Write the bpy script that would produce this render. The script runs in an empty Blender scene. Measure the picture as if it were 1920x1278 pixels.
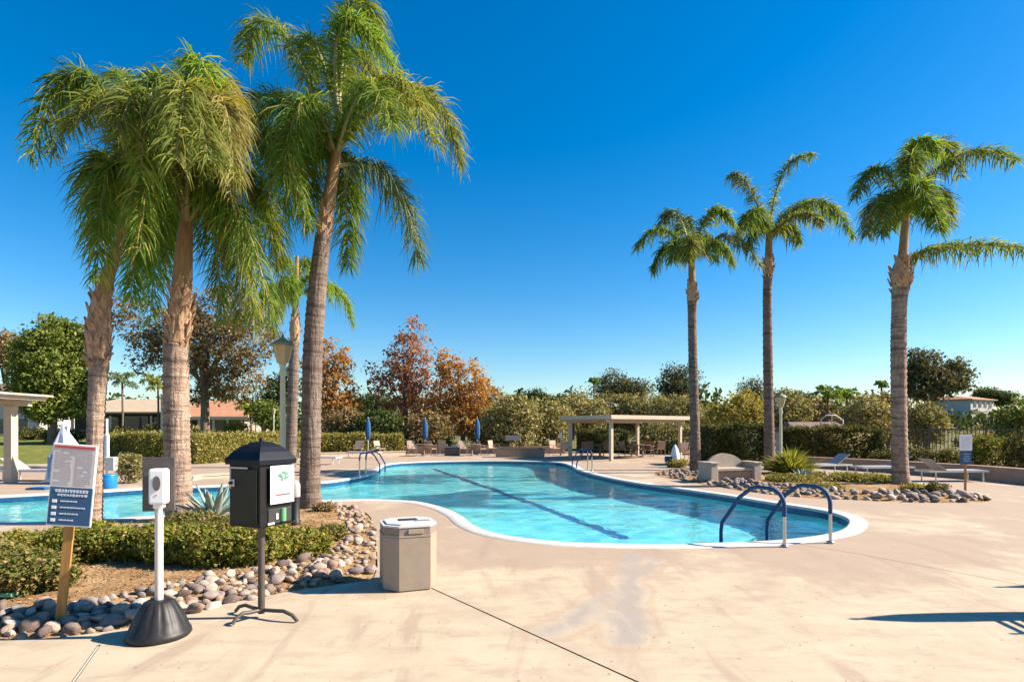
import bpy, bmesh, math, random
import numpy as np
from mathutils import Vector, Matrix
from mathutils.geometry import delaunay_2d_cdt

random.seed(5)
RNG = np.random.default_rng(11)
SC = bpy.context.scene
COL = SC.collection
R = math.radians

# ---------------------------------------------------------------- camera, sky, sun, exposure
F, CX, HY, EYE = 1067.0, 960.0, 803.0, 1.7          # focal in photo pixels, horizon row, eye height
cam = bpy.data.objects.new('camera', bpy.data.cameras.new('camera'))
COL.objects.link(cam)
cam.location = (0, 0, EYE)
cam.rotation_euler = (R(90), 0, 0)
cam.data.lens = 20.0
cam.data.sensor_width = 36.0
cam.data.shift_y = 0.0854
cam.data.clip_end = 3000
cam.data.clip_start = 0.05
SC.camera = cam

SUN_EL, SUN_AZ = 35.0, 3.0                           # elevation; degrees beyond +X
w = bpy.data.worlds.new("World")
SC.world = w
w.use_nodes = True
nt = w.node_tree
sky = nt.nodes.new('ShaderNodeTexSky')
sky.sky_type = 'NISHITA'
sky.sun_disc = False
sky.sun_elevation = R(SUN_EL)
sky.sun_rotation = R(90 - SUN_AZ)
sky.altitude = 100
sky.air_density = 1.15
sky.dust_density = 0.3
sky.ozone_density = 4.5
hs = nt.nodes.new('ShaderNodeHueSaturation')
hs.inputs['Saturation'].default_value = 1.42
nt.links.new(sky.outputs[0], hs.inputs['Color'])
nt.links.new(hs.outputs[0], nt.nodes['Background'].inputs[0])
nt.nodes['Background'].inputs[1].default_value = 0.0715

sl = bpy.data.lights.new('sun', 'SUN')
sl.energy = 5.0
sl.angle = R(0.5)
sl.color = (1.0, 0.89, 0.74)
sl.cycles.is_caustics_light = True
so = bpy.data.objects.new('sun', sl)
COL.objects.link(so)
so.rotation_euler = Vector((math.cos(R(SUN_AZ)) * math.cos(R(SUN_EL)), math.sin(R(SUN_AZ)) * math.cos(R(SUN_EL)),
                            math.sin(R(SUN_EL)))).to_track_quat('Z', 'Y').to_euler()
SC.view_settings.view_transform = 'Standard'
SC.view_settings.look = 'None'
SC.view_settings.gamma = 1.0
SC.view_settings.use_curve_mapping = False
SC.view_settings.exposure = 1.3
SC.cycles.use_denoising = True
SC.cycles.max_bounces = 8
SC.cycles.transparent_max_bounces = 12


# ---------------------------------------------------------------- survey helpers: where things stand
def P(px, py, Y):
    return Vector(((px - CX) * Y / F, Y, EYE - (py - HY) * Y / F))


def G(px, py, z=0.0):
    Y = F * (EYE - z) / (py - HY)
    return Vector(((px - CX) * Y / F, Y, z))


# ---------------------------------------------------------------- materials
def new_mat(name):
    m = bpy.data.materials.new(name)
    m.use_nodes = True
    return m, m.node_tree, m.node_tree.nodes['Principled BSDF']


def mixc(nt, fac, a, b, blend='MIX'):
    n = nt.nodes.new('ShaderNodeMix')
    n.data_type = 'RGBA'
    n.blend_type = blend
    for sock, v in ((n.inputs[0], fac), (n.inputs[6], a), (n.inputs[7], b)):
        if isinstance(v, (int, float)):
            sock.default_value = v
        elif isinstance(v, tuple):
            sock.default_value = (*v[:3], 1)
        else:
            nt.links.new(v, sock)
    return n.outputs[2]


def math_n(nt, op, a, b=0.0, c=0.0, clamp=False):
    n = nt.nodes.new('ShaderNodeMath')
    n.operation = op
    n.use_clamp = clamp
    for i, v in enumerate((a, b, c)):
        if isinstance(v, (int, float)):
            n.inputs[i].default_value = v
        else:
            nt.links.new(v, n.inputs[i])
    return n.outputs[0]


def coords(nt, scale=(1, 1, 1), kind='Object', rot=(0, 0, 0)):
    t = nt.nodes.new('ShaderNodeTexCoord')
    mp = nt.nodes.new('ShaderNodeMapping')
    mp.inputs['Scale'].default_value = scale
    mp.inputs['Rotation'].default_value = rot
    nt.links.new(t.outputs[kind], mp.inputs[0])
    return mp.outputs[0]


def noise(nt, vec, scale, detail=3.0, rough=0.5, dist=0.0):
    n = nt.nodes.new('ShaderNodeTexNoise')
    n.inputs['Scale'].default_value = scale
    n.inputs['Detail'].default_value = detail
    n.inputs['Roughness'].default_value = rough
    n.inputs['Distortion'].default_value = dist
    nt.links.new(vec, n.inputs['Vector'])
    return n.outputs[0]


def ramp(nt, fac, stops):
    n = nt.nodes.new('ShaderNodeMapRange')
    n.inputs[1].default_value = stops[0]
    n.inputs[2].default_value = stops[1]
    n.interpolation_type = 'SMOOTHSTEP'
    nt.links.new(fac, n.inputs[0])
    return n.outputs[0]


def bump(nt, bsdf, height, strength, dist):
    b = nt.nodes.new('ShaderNodeBump')
    b.inputs['Strength'].default_value = strength
    b.inputs['Distance'].default_value = dist
    nt.links.new(height, b.inputs['Height'])
    nt.links.new(b.outputs[0], bsdf.inputs['Normal'])


def surf(name, a, b=None, scale=6.0, rough=0.7, metal=0.0, bumpd=0.0, detail=4.0, spec=0.5, stretch=(1, 1, 1)):
    """Painted / mineral surface: two related tones mixed by noise, fine relief."""
    m, nt, bs = new_mat(name)
    b = b or tuple(x * 0.8 for x in a)
    v = coords(nt, stretch)
    n = noise(nt, v, scale, detail, 0.6)
    c = mixc(nt, ramp(nt, n, (0.3, 0.7)), a, b)
    nt.links.new(c, bs.inputs['Base Color'])
    bs.inputs['Roughness'].default_value = rough
    bs.inputs['Metallic'].default_value = metal
    bs.inputs['Specular IOR Level'].default_value = spec
    if bumpd:
        bump(nt, bs, noise(nt, v, scale * 6, 4, 0.6), 0.6, bumpd)
    return m


def leafm(name, a, b, c=None, trans=0.35, rough=0.7, spec=0.12):
    """Leaves: tone varies leaf by leaf; some light passes through."""
    m, nt, bs = new_mat(name)
    g = nt.nodes.new('ShaderNodeNewGeometry')
    r = g.outputs['Random Per Island']
    col = mixc(nt, r, a, b)
    if c:
        r2 = math_n(nt, 'FRACT', math_n(nt, 'MULTIPLY', r, 7.31))
        col = mixc(nt, math_n(nt, 'GREATER_THAN', r2, 0.8), col, c)
    oi = nt.nodes.new('ShaderNodeObjectInfo')
    col = mixc(nt, 1.0, col, mixc(nt, oi.outputs['Random'], (0.8, 0.82, 0.8), (1.15, 1.1, 1.05)), 'MULTIPLY')
    nt.links.new(col, bs.inputs['Base Color'])
    bs.inputs['Roughness'].default_value = rough
    bs.inputs['Specular IOR Level'].default_value = spec
    tr = nt.nodes.new('ShaderNodeBsdfTranslucent')
    nt.links.new(mixc(nt, 1.0, col, (1.5, 1.35, 0.6), 'MULTIPLY'), tr.inputs[0])
    mx = nt.nodes.new('ShaderNodeMixShader')
    mx.inputs[0].default_value = trans
    nt.links.new(bs.outputs[0], mx.inputs[1])
    nt.links.new(tr.outputs[0], mx.inputs[2])
    nt.links.new(mx.outputs[0], nt.nodes['Material Output'].inputs[0])
    return m


# ---------------------------------------------------------------- mesh building
def link(name, me, mat=None, parent=None):
    if mat is not None and len(me.materials) == 0:
        me.materials.append(mat)
    o = bpy.data.objects.new(name, me)
    COL.objects.link(o)
    if parent is not None:
        o.parent = parent
    return o


def fast_mesh(name, verts, faces):
    """verts (N,3) array, faces list of (M,k) int arrays."""
    me = bpy.data.meshes.new(name)
    me.vertices.add(len(verts))
    me.vertices.foreach_set('co', np.asarray(verts, dtype=np.float32).ravel())
    loops = np.concatenate([f.ravel() for f in faces]).astype(np.int32)
    sizes = np.concatenate([np.full(len(f), f.shape[1], dtype=np.int32) for f in faces])
    starts = np.concatenate([[0], np.cumsum(sizes)[:-1]]).astype(np.int32)
    me.loops.add(len(loops))
    me.loops.foreach_set('vertex_index', loops)
    me.polygons.add(len(sizes))
    me.polygons.foreach_set('loop_start', starts)
    me.update(calc_edges=True)
    return me


class MB:
    """Collects shapes for ONE mesh object."""

    def __init__(self):
        self.v, self.f, self.s = [], [], []

    def add(self, vs, fs, smooth=False):
        k = len(self.v)
        self.v += [tuple(x) for x in vs]
        self.f += [tuple(i + k for i in f) for f in fs]
        self.s += [smooth] * len(fs)
        return self

    def box(self, c, size, rz=0.0, bev=0.0, M=None):
        sx, sy, sz = (x / 2 for x in size)
        if bev > 0:
            bm = bmesh.new()
            bmesh.ops.create_cube(bm, size=1.0)
            bmesh.ops.scale(bm, vec=size, verts=bm.verts)
            bmesh.ops.bevel(bm, geom=bm.edges[:], offset=bev, segments=2, profile=0.5, affect='EDGES')
            bm.verts.index_update()
            vs = [v.co.copy() for v in bm.verts]
            fs = [[v.index for v in f.verts] for f in bm.faces]
            bm.free()
        else:
            vs = [Vector((x * sx, y * sy, z * sz)) for x, y, z in
                  ((-1, -1, -1), (1, -1, -1), (1, 1, -1), (-1, 1, -1), (-1, -1, 1), (1, -1, 1), (1, 1, 1), (-1, 1, 1))]
            fs = [(3, 2, 1, 0), (4, 5, 6, 7), (0, 1, 5, 4), (1, 2, 6, 5), (2, 3, 7, 6), (3, 0, 4, 7)]
        rot = Matrix.Rotation(rz, 3, 'Z') if M is None else M
        c = Vector(c)
        return self.add([rot @ v + c for v in vs], fs)

    def tube(self, path, rad, n=10, caps=True, smooth=True):
        path = [Vector(p) for p in path]
        rads = list(rad) if isinstance(rad, (list, tuple)) else [rad] * len(path)
        vs, fs = [], []
        up = Vector((0.0123, 0.0231, 1)).normalized()
        prev = None
        for i, p in enumerate(path):
            t = (path[min(i + 1, len(path) - 1)] - path[max(i - 1, 0)]).normalized()
            if prev is None:
                a = t.cross(up)
                if a.length < 0.05:
                    a = t.cross(Vector((1, 0.03, 0)))
                a.normalize()
            else:
                a = (prev - t * prev.dot(t)).normalized()
            prev = a
            b = t.cross(a)
            for k in range(n):
                q = 2 * math.pi * k / n
                vs.append(p + (a * math.cos(q) + b * math.sin(q)) * rads[i])
        for i in range(len(path) - 1):
            for k in range(n):
                fs.append((i * n + k, i * n + (k + 1) % n, (i + 1) * n + (k + 1) % n, (i + 1) * n + k))
        self.add(vs, fs, smooth)
        if caps:
            self.add(vs[:n], [tuple(range(n))[::-1]])
            self.add(vs[-n:], [tuple(range(n))])
        return self

    def lathe(self, prof, n=24, c=(0, 0, 0), smooth=True, rz=0.0, ripple=None):
        vs, fs = [], []
        for j, (r, z) in enumerate(prof):
            for k in range(n):
                q = 2 * math.pi * k / n + rz
                rr = r * (ripple(q, j) if ripple else 1)
                vs.append((c[0] + rr * math.cos(q), c[1] + rr * math.sin(q), c[2] + z))
        for j in range(len(prof) - 1):
            for k in range(n):
                fs.append((j * n + k, j * n + (k + 1) % n, (j + 1) * n + (k + 1) % n, (j + 1) * n + k))
        self.add(vs, fs, smooth)
        self.add(vs[:n], [tuple(range(n))[::-1]])
        self.add(vs[-n:], [tuple(range(n))])
        return self

    def prism(self, poly, z0, z1):
        n = len(poly)
        vs = [(x, y, z0) for x, y in poly] + [(x, y, z1) for x, y in poly]
        fs = [tuple(range(n))[::-1], tuple(range(n, 2 * n))] + [(i, (i + 1) % n, n + (i + 1) % n, n + i) for i in range(n)]
        return self.add(vs, fs)

    def build(self, name, mat, parent=None, M=None):
        me = bpy.data.meshes.new(name)
        vs = self.v if M is None else [tuple(M @ Vector(v)) for v in self.v]
        me.from_pydata(vs, [], self.f)
        me.polygons.foreach_set('use_smooth', self.s)
        me.update()
        return link(name, me, mat, parent)


def thing(name, label, cat, loc=(0, 0, 0), rz=0.0, group=None):
    o = bpy.data.objects.new(name, None)
    o.empty_display_size = 0.2
    COL.objects.link(o)
    o.location = loc
    o.rotation_euler = (0, 0, rz)
    return tag(o, label, cat, group)


def tag(o, label, cat, group=None):
    o['label'] = label
    o['category'] = cat
    if group:
        o['group'] = group
    return o


def kind(o, k, label=None):
    o['kind'] = k
    if label:
        o['label'] = label
    return o


CHILD = {}


def copy_tree(o, loc=None, rz=None, label=None, group=None, scale=None):
    def rec(a, parent):
        c = a.copy()
        COL.objects.link(c)
        if parent is not None:
            c.parent = parent
        for ch in list(a.children):
            rec(ch, c)
        return c
    r = rec(o, None)
    if loc is not None:
        r.location = loc
    if rz is not None:
        r.rotation_euler = (0, 0, rz)
    if scale is not None:
        r.scale = (scale,) * 3
    if label:
        r['label'] = label
    if group:
        r['group'] = group
    return r


def catmull(pts, per=8, closed=True):
    out = []
    n = len(pts)
    rng = range(n if closed else n - 1)
    for i in rng:
        if closed:
            p0, p1, p2, p3 = (pts[(i + k - 1) % n] for k in range(4))
        else:
            p0, p1, p2, p3 = (pts[min(max(i + k - 1, 0), n - 1)] for k in range(4))
        for j in range(per):
            t = j / per
            out.append(tuple(0.5 * (2 * b + (c - a) * t + (2 * a - 5 * b + 4 * c - d) * t * t + (3 * b - a - 3 * c + d) * t ** 3)
                             for a, b, c, d in zip(p0, p1, p2, p3)))
    if not closed:
        out.append(tuple(pts[-1]))
    return out


def inside(p, poly):
    x, y = p
    c = False
    n = len(poly)
    for i in range(n):
        x1, y1 = poly[i]
        x2, y2 = poly[i - 1]
        if (y1 > y) != (y2 > y) and x < (x2 - x1) * (y - y1) / (y2 - y1) + x1:
            c = not c
    return c


def inside_np(P_, poly):
    x, y = P_[:, 0], P_[:, 1]
    c = np.zeros(len(P_), bool)
    for i in range(len(poly)):
        x1, y1 = poly[i]
        x2, y2 = poly[i - 1]
        if y1 == y2:
            continue
        c ^= ((y1 > y) != (y2 > y)) & (x < (x2 - x1) * (y - y1) / (y2 - y1) + x1)
    return c


def area(poly):
    return 0.5 * sum(poly[i - 1][0] * poly[i][1] - poly[i][0] * poly[i - 1][1] for i in range(len(poly)))


def region(outer, holes=(), extra=()):
    """Triangulated sheet: outer minus holes -> (2-D verts, faces)."""
    vs, es = [], []
    for poly in [outer, *holes]:
        k = len(vs)
        vs += [Vector((p[0], p[1])) for p in poly]
        es += [(k + i, k + (i + 1) % len(poly)) for i in range(len(poly))]
    vs += [Vector(p) for p in extra]
    r = delaunay_2d_cdt(vs, es, [], 0, 1e-5)
    ov, of = r[0], r[2]
    fs = []
    V = np.array([(v.x, v.y) for v in ov])
    T = np.array([f[:3] for f in of])
    cc = V[T].mean(1)
    keep = inside_np(cc, outer)
    for h in holes:
        keep &= ~inside_np(cc, h)
    for f, ok in zip(of, keep):
        if ok:
            a, b, d = (ov[i] for i in f[:3])
            if (b - a).cross(d - a) < 0:
                f = f[::-1]
            fs.append(tuple(f))
    return ov, fs


def sheet(name, outer, holes, z, mat, parent=None, extra=(), zf=None):
    ov, fs = region(outer, holes, extra)
    me = bpy.data.meshes.new(name)
    me.from_pydata([(v.x, v.y, zf(v.x, v.y) if zf else z) for v in ov], [], fs)
    me.update()
    return link(name, me, mat, parent)


def offset(poly, d):
    n = len(poly)
    sgn = 1 if area(poly) > 0 else -1
    out = []
    for i in range(n):
        a, b = Vector(poly[i - 1][:2]), Vector(poly[(i + 1) % n][:2])
        t = (b - a).normalized()
        nrm = Vector((t.y, -t.x)) * sgn
        out.append((poly[i][0] + nrm.x * d, poly[i][1] + nrm.y * d))
    return out


# ---------------------------------------------------------------- palette
M = {}


def deck_material():
    m, nt, bs = new_mat('salt_finish_concrete')
    v = coords(nt)
    big = noise(nt, v, 0.35, 5, 0.6, 0.4)
    mid = noise(nt, v, 1.3, 5, 0.65)
    fine = noise(nt, v, 40, 3, 0.7)
    base = mixc(nt, ramp(nt, mid, (0.35, 0.68)), (0.50, 0.415, 0.295), (0.43, 0.35, 0.25))
    peach = (0.345, 0.248, 0.182)
    t0_ = nt.nodes.new('ShaderNodeTexCoord')
    s0_ = nt.nodes.new('ShaderNodeSeparateXYZ')
    nt.links.new(t0_.outputs['Object'], s0_.inputs[0])
    wet = math_n(nt, 'MULTIPLY_ADD', ramp(nt, s0_.outputs[1], (5.0, 8.2)), 0.17, math_n(nt, 'MULTIPLY_ADD', mid, 0.25, math_n(nt, 'MULTIPLY', big, 0.75)))
    base = mixc(nt, math_n(nt, 'MULTIPLY', ramp(nt, wet, (0.53, 0.66)), 0.8), base, peach)
    # run-off marks stretched along the walking direction
    st = noise(nt, coords(nt, (2.2, 0.45, 1), rot=(0, 0, R(14))), 1.0, 4, 0.6, 0.6)
    base = mixc(nt, math_n(nt, 'MULTIPLY', ramp(nt, st, (0.52, 0.68)), 0.62), base, (0.315, 0.228, 0.168))
    # damp grey-lilac spill between pool and joint, distorted capsules
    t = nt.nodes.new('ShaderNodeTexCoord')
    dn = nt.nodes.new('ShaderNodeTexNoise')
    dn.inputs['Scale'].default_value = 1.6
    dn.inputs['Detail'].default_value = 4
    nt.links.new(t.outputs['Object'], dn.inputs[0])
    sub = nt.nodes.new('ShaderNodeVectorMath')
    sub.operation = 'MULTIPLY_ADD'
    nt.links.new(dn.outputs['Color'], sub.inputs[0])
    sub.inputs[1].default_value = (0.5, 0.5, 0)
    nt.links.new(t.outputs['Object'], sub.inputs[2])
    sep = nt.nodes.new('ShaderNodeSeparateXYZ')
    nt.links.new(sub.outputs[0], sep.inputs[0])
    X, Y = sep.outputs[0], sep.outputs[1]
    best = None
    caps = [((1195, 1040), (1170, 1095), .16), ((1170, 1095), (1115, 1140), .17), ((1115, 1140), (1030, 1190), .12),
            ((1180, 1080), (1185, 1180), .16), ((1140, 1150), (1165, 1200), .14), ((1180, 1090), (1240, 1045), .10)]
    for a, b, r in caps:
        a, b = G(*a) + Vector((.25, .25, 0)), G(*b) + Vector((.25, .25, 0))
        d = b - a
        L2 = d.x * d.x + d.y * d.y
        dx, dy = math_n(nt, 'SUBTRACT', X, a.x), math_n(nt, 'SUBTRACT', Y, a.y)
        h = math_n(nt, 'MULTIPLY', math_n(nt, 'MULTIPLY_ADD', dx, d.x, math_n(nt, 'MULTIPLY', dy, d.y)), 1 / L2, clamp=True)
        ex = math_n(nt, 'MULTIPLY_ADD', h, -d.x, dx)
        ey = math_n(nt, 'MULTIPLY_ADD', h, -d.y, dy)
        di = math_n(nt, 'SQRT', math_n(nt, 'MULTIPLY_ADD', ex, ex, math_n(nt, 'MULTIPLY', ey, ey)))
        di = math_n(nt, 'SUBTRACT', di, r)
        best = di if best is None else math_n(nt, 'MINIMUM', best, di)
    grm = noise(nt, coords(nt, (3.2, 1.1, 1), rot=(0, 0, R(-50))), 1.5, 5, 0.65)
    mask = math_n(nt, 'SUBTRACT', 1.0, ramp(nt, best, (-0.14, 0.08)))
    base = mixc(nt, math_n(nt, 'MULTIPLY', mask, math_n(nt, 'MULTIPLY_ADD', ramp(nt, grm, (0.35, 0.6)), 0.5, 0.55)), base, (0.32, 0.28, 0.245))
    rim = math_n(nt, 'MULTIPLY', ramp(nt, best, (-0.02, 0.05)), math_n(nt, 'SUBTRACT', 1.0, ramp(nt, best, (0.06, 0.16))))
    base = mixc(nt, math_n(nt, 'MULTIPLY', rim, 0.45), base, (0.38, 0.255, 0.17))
    # pits of the salt finish
    vo = nt.nodes.new('ShaderNodeTexVoronoi')
    vo.inputs['Scale'].default_value = 19
    nt.links.new(v, vo.inputs['Vector'])
    sepc = nt.nodes.new('ShaderNodeSeparateColor')
    nt.links.new(vo.outputs['Color'], sepc.inputs[0])
    rad = math_n(nt, 'MULTIPLY', math_n(nt, 'GREATER_THAN', sepc.outputs[0], 0.68), math_n(nt, 'MULTIPLY', math_n(nt, 'POWER', sepc.outputs[1], 2.0), 0.26))
    pit = math_n(nt, 'LESS_THAN', vo.outputs['Distance'], rad)
    base = mixc(nt, math_n(nt, 'MULTIPLY', pit, 0.7), base, (0.16, 0.115, 0.08))
    blot = noise(nt, coords(nt, (0.8, 1.7, 1)), 2.3, 6, 0.72, 0.5)
    base = mixc(nt, math_n(nt, 'MULTIPLY', ramp(nt, blot, (0.47, 0.66)), 0.55), base, (0.345, 0.262, 0.195))
    base = mixc(nt, math_n(nt, 'MULTIPLY', fine, 0.22), base, (0.30, 0.22, 0.15))
    scr = noise(nt, coords(nt, (0.5, 26, 1), rot=(0, 0, R(8))), 1.0, 3, 0.7)
    base = mixc(nt, math_n(nt, 'MULTIPLY', ramp(nt, scr, (0.5, 0.72)), 0.16), base, (0.29, 0.215, 0.155))
    grit = noise(nt, v, 130, 2, 0.8)
    base = mixc(nt, math_n(nt, 'MULTIPLY', ramp(nt, grit, (0.55, 0.75)), 0.35), base, (0.28, 0.20, 0.14))
    grime = noise(nt, v, 4.5, 6, 0.75, 0.8)
    base = mixc(nt, math_n(nt, 'MULTIPLY', ramp(nt, grime, (0.58, 0.75)), 0.3), base, (0.27, 0.20, 0.145))
    nt.links.new(base, bs.inputs['Base Color'])
    bs.inputs['Roughness'].default_value = 0.85
    bs.inputs['Specular IOR Level'].default_value = 0.25
    bump(nt, bs, math_n(nt, 'SUBTRACT', math_n(nt, 'MULTIPLY', fine, 0.5), pit), 0.5, 0.004)
    return m


def water_material():
    m = bpy.data.materials.new('pool_water')
    m.use_nodes = True
    nt = m.node_tree
    nt.nodes.clear()
    out = nt.nodes.new('ShaderNodeOutputMaterial')
    g = nt.nodes.new('ShaderNodeBsdfGlass')
    g.inputs['IOR'].default_value = 1.33
    g.inputs['Roughness'].default_value = 0.0
    g.inputs['Color'].default_value = (0.90, 0.985, 1.0, 1)
    v = coords(nt)
    h = math_n(nt, 'MULTIPLY_ADD', noise(nt, v, 2.2, 3, 0.55, 0.6), 1.0, math_n(nt, 'MULTIPLY', noise(nt, v, 7.0, 2, 0.5, 0.3), 0.3))
    b = nt.nodes.new('ShaderNodeBump')
    b.inputs['Strength'].default_value = 1.0
    b.inputs['Distance'].default_value = 0.022
    nt.links.new(h, b.inputs['Height'])
    nt.links.new(b.outputs[0], g.inputs['Normal'])
    nt.links.new(g.outputs[0], out.inputs[0])
    return m


def trunk_material(name, a, b, ring=9.0, dark=(0.10, 0.075, 0.055)):
    m, nt, bs = new_mat(name)
    v = coords(nt)
    n1 = noise(nt, v, 5, 5, 0.65)
    bands = noise(nt, coords(nt, (0.6, 0.6, ring)), 1.0, 3, 0.55)
    col = mixc(nt, ramp(nt, n1, (0.3, 0.7)), a, b)
    col = mixc(nt, math_n(nt, 'MULTIPLY', ramp(nt, bands, (0.50, 0.62)), 0.75), col, dark)
    vert = noise(nt, coords(nt, (22, 22, 2.5)), 1.0, 3, 0.6)
    col = mixc(nt, math_n(nt, 'MULTIPLY', ramp(nt, vert, (0.48, 0.72)), 0.55), col, dark)
    sc_ = noise(nt, coords(nt, (3, 3, 5)), 1.6, 6, 0.75, 0.6)
    col = mixc(nt, math_n(nt, 'MULTIPLY', ramp(nt, sc_, (0.55, 0.68)), 0.6), col, tuple(x * 1.5 for x in a))
    col = mixc(nt, math_n(nt, 'MULTIPLY', ramp(nt, sc_, (0.42, 0.30)), 0.7), col, dark)
    nt.links.new(col, bs.inputs['Base Color'])
    bs.inputs['Roughness'].default_value = 0.9
    bs.inputs['Specular IOR Level'].default_value = 0.2
    bump(nt, bs, math_n(nt, 'ADD', bands, math_n(nt, 'MULTIPLY', vert, 0.8)), 1.0, 0.05)
    return m


STONE_TONES = {'tan': (0.40, 0.305, 0.225), 'pale pinkish': (0.46, 0.365, 0.30), 'dull grey': (0.27, 0.225, 0.20), 'reddish': (0.33, 0.23, 0.18), 'nearly white': (0.52, 0.45, 0.385), 'dark brown': (0.20, 0.15, 0.125)}


def stone_material(tone):
    m, nt, bs = new_mat('river_stone_' + tone.replace(' ', '_'))
    a = STONE_TONES[tone]
    oi = nt.nodes.new('ShaderNodeObjectInfo')
    base = mixc(nt, 1.0, a, mixc(nt, oi.outputs['Random'], (0.82, 0.82, 0.84), (1.12, 1.1, 1.06)), 'MULTIPLY')
    v = coords(nt)
    n = noise(nt, v, 3.5, 5, 0.65)
    c = mixc(nt, ramp(nt, n, (0.35, 0.75)), base, mixc(nt, 1.0, base, (0.66, 0.62, 0.58), 'MULTIPLY'))
    nt.links.new(c, bs.inputs['Base Color'])
    bs.inputs['Roughness'].default_value = 0.8
    bs.inputs['Specular IOR Level'].default_value = 0.3
    bump(nt, bs, noise(nt, v, 14, 5, 0.7), 0.4, 0.06)
    return m


def soil_material(name, a, b, c):
    m, nt, bs = new_mat(name)
    v = coords(nt)
    n = noise(nt, v, 26, 4, 0.75)
    n2 = noise(nt, v, 1.7, 4, 0.6)
    col = mixc(nt, ramp(nt, n, (0.38, 0.62)), a, b)
    col = mixc(nt, ramp(nt, n2, (0.45, 0.7)), col, c)
    nt.links.new(col, bs.inputs['Base Color'])
    bs.inputs['Roughness'].default_value = 1.0
    bs.inputs['Specular IOR Level'].default_value = 0.1
    bump(nt, bs, n, 0.9, 0.03)
    return m


M['deck'] = deck_material()
M['joint'] = surf('joint_filler', (0.17, 0.10, 0.06), (0.24, 0.15, 0.095), 20, 0.9)
M['joint_pale'] = surf('pale_joint_filler', (0.62, 0.55, 0.45), (0.5, 0.43, 0.34), 20, 0.9)
M['coping'] = surf('white_coping', (0.60, 0.565, 0.52), (0.50, 0.455, 0.40), 7, 0.75, bumpd=0.003)
M['plaster'] = surf('pool_plaster', (0.28, 0.80, 0.80), (0.17, 0.68, 0.72), 1.0, 0.8, detail=5)
M['tile'] = surf('waterline_tile', (0.010, 0.055, 0.14), (0.02, 0.10, 0.19), 9, 0.25)
M['lane'] = surf('lane_tile', (0.012, 0.07, 0.22), (0.016, 0.09, 0.26), 8, 0.5)
M['water'] = water_material()
M['soil'] = soil_material('bare_earth', (0.30, 0.20, 0.12), (0.20, 0.13, 0.08), (0.36, 0.26, 0.16))
M['mulch'] = soil_material('dry_mulch', (0.40, 0.25, 0.12), (0.22, 0.125, 0.06), (0.46, 0.31, 0.17))
M['lawn'] = soil_material('mown_lawn', (0.16, 0.17, 0.035), (0.11, 0.13, 0.025), (0.24, 0.21, 0.07))
for tone in STONE_TONES:
    M[tone] = stone_material(tone)
M['trunk'] = trunk_material('palm_trunk', (0.40, 0.285, 0.215), (0.25, 0.17, 0.13))
M['trunk_dark'] = trunk_material('palm_trunk_grey', (0.23, 0.17, 0.135), (0.14, 0.10, 0.08), dark=(0.075, 0.055, 0.045))
M['boot'] = surf('palm_leaf_base', (0.52, 0.33, 0.20), (0.25, 0.135, 0.075), 9, 0.9, bumpd=0.01, stretch=(2, 2, 0.6))
M['neck'] = surf('palm_fibre', (0.34, 0.20, 0.10), (0.20, 0.12, 0.06), 8, 0.9, bumpd=0.01, stretch=(4, 4, 0.5))
M['rachis'] = surf('frond_stem', (0.20, 0.19, 0.06), (0.28, 0.22, 0.09), 3, 0.6)
M['frond'] = leafm('frond_green', (0.077, 0.162, 0.028), (0.191, 0.267, 0.046), (0.306, 0.302, 0.070), 0.45)
M['frond_bright'] = leafm('frond_bright', (0.104, 0.227, 0.027), (0.208, 0.302, 0.042), (0.284, 0.321, 0.057), 0.50)
M['frond_olive'] = leafm('frond_olive', (0.131, 0.181, 0.032), (0.216, 0.236, 0.049), (0.339, 0.307, 0.098), 0.45)
M['frond_gold'] = leafm('frond_gold', (0.174, 0.161, 0.035), (0.283, 0.244, 0.081), (0.393, 0.333, 0.150), 0.40)
M['frond_blue'] = leafm('frond_blue', (0.101, 0.173, 0.101), (0.162, 0.223, 0.121), (0.263, 0.284, 0.203), 0.35)
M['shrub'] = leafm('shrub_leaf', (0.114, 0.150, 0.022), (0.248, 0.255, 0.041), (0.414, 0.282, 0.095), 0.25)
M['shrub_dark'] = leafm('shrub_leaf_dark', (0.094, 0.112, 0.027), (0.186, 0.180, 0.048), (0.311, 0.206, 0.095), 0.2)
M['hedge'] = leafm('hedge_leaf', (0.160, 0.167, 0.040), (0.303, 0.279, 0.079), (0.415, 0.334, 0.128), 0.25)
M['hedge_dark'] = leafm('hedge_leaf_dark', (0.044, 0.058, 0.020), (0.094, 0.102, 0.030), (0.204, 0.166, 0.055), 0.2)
M['tree_green'] = leafm('tree_leaf_green', (0.083, 0.128, 0.024), (0.195, 0.240, 0.053), (0.270, 0.285, 0.075), 0.3)
M['tree_deep'] = leafm('tree_leaf_deep', (0.035, 0.063, 0.020), (0.084, 0.112, 0.031), (0.126, 0.140, 0.056), 0.25)
M['olive'] = leafm('olive_leaf', (0.159, 0.155, 0.062), (0.282, 0.266, 0.113), (0.394, 0.330, 0.176), 0.25)
M['ash'] = leafm('ash_leaf', (0.137, 0.122, 0.058), (0.315, 0.215, 0.105), (0.483, 0.307, 0.171), 0.25)
M['sycamore'] = leafm('sycamore_leaf', (0.310, 0.132, 0.087), (0.482, 0.236, 0.108), (0.408, 0.246, 0.260), 0.35)
M['sycamore_orange'] = leafm('sycamore_leaf_orange', (0.335, 0.154, 0.046), (0.426, 0.240, 0.066), (0.259, 0.172, 0.113), 0.35)
M['euc'] = leafm('eucalyptus_leaf', (0.06, 0.07, 0.03), (0.12, 0.125, 0.06), (0.17, 0.14, 0.085), 0.25)
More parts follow.
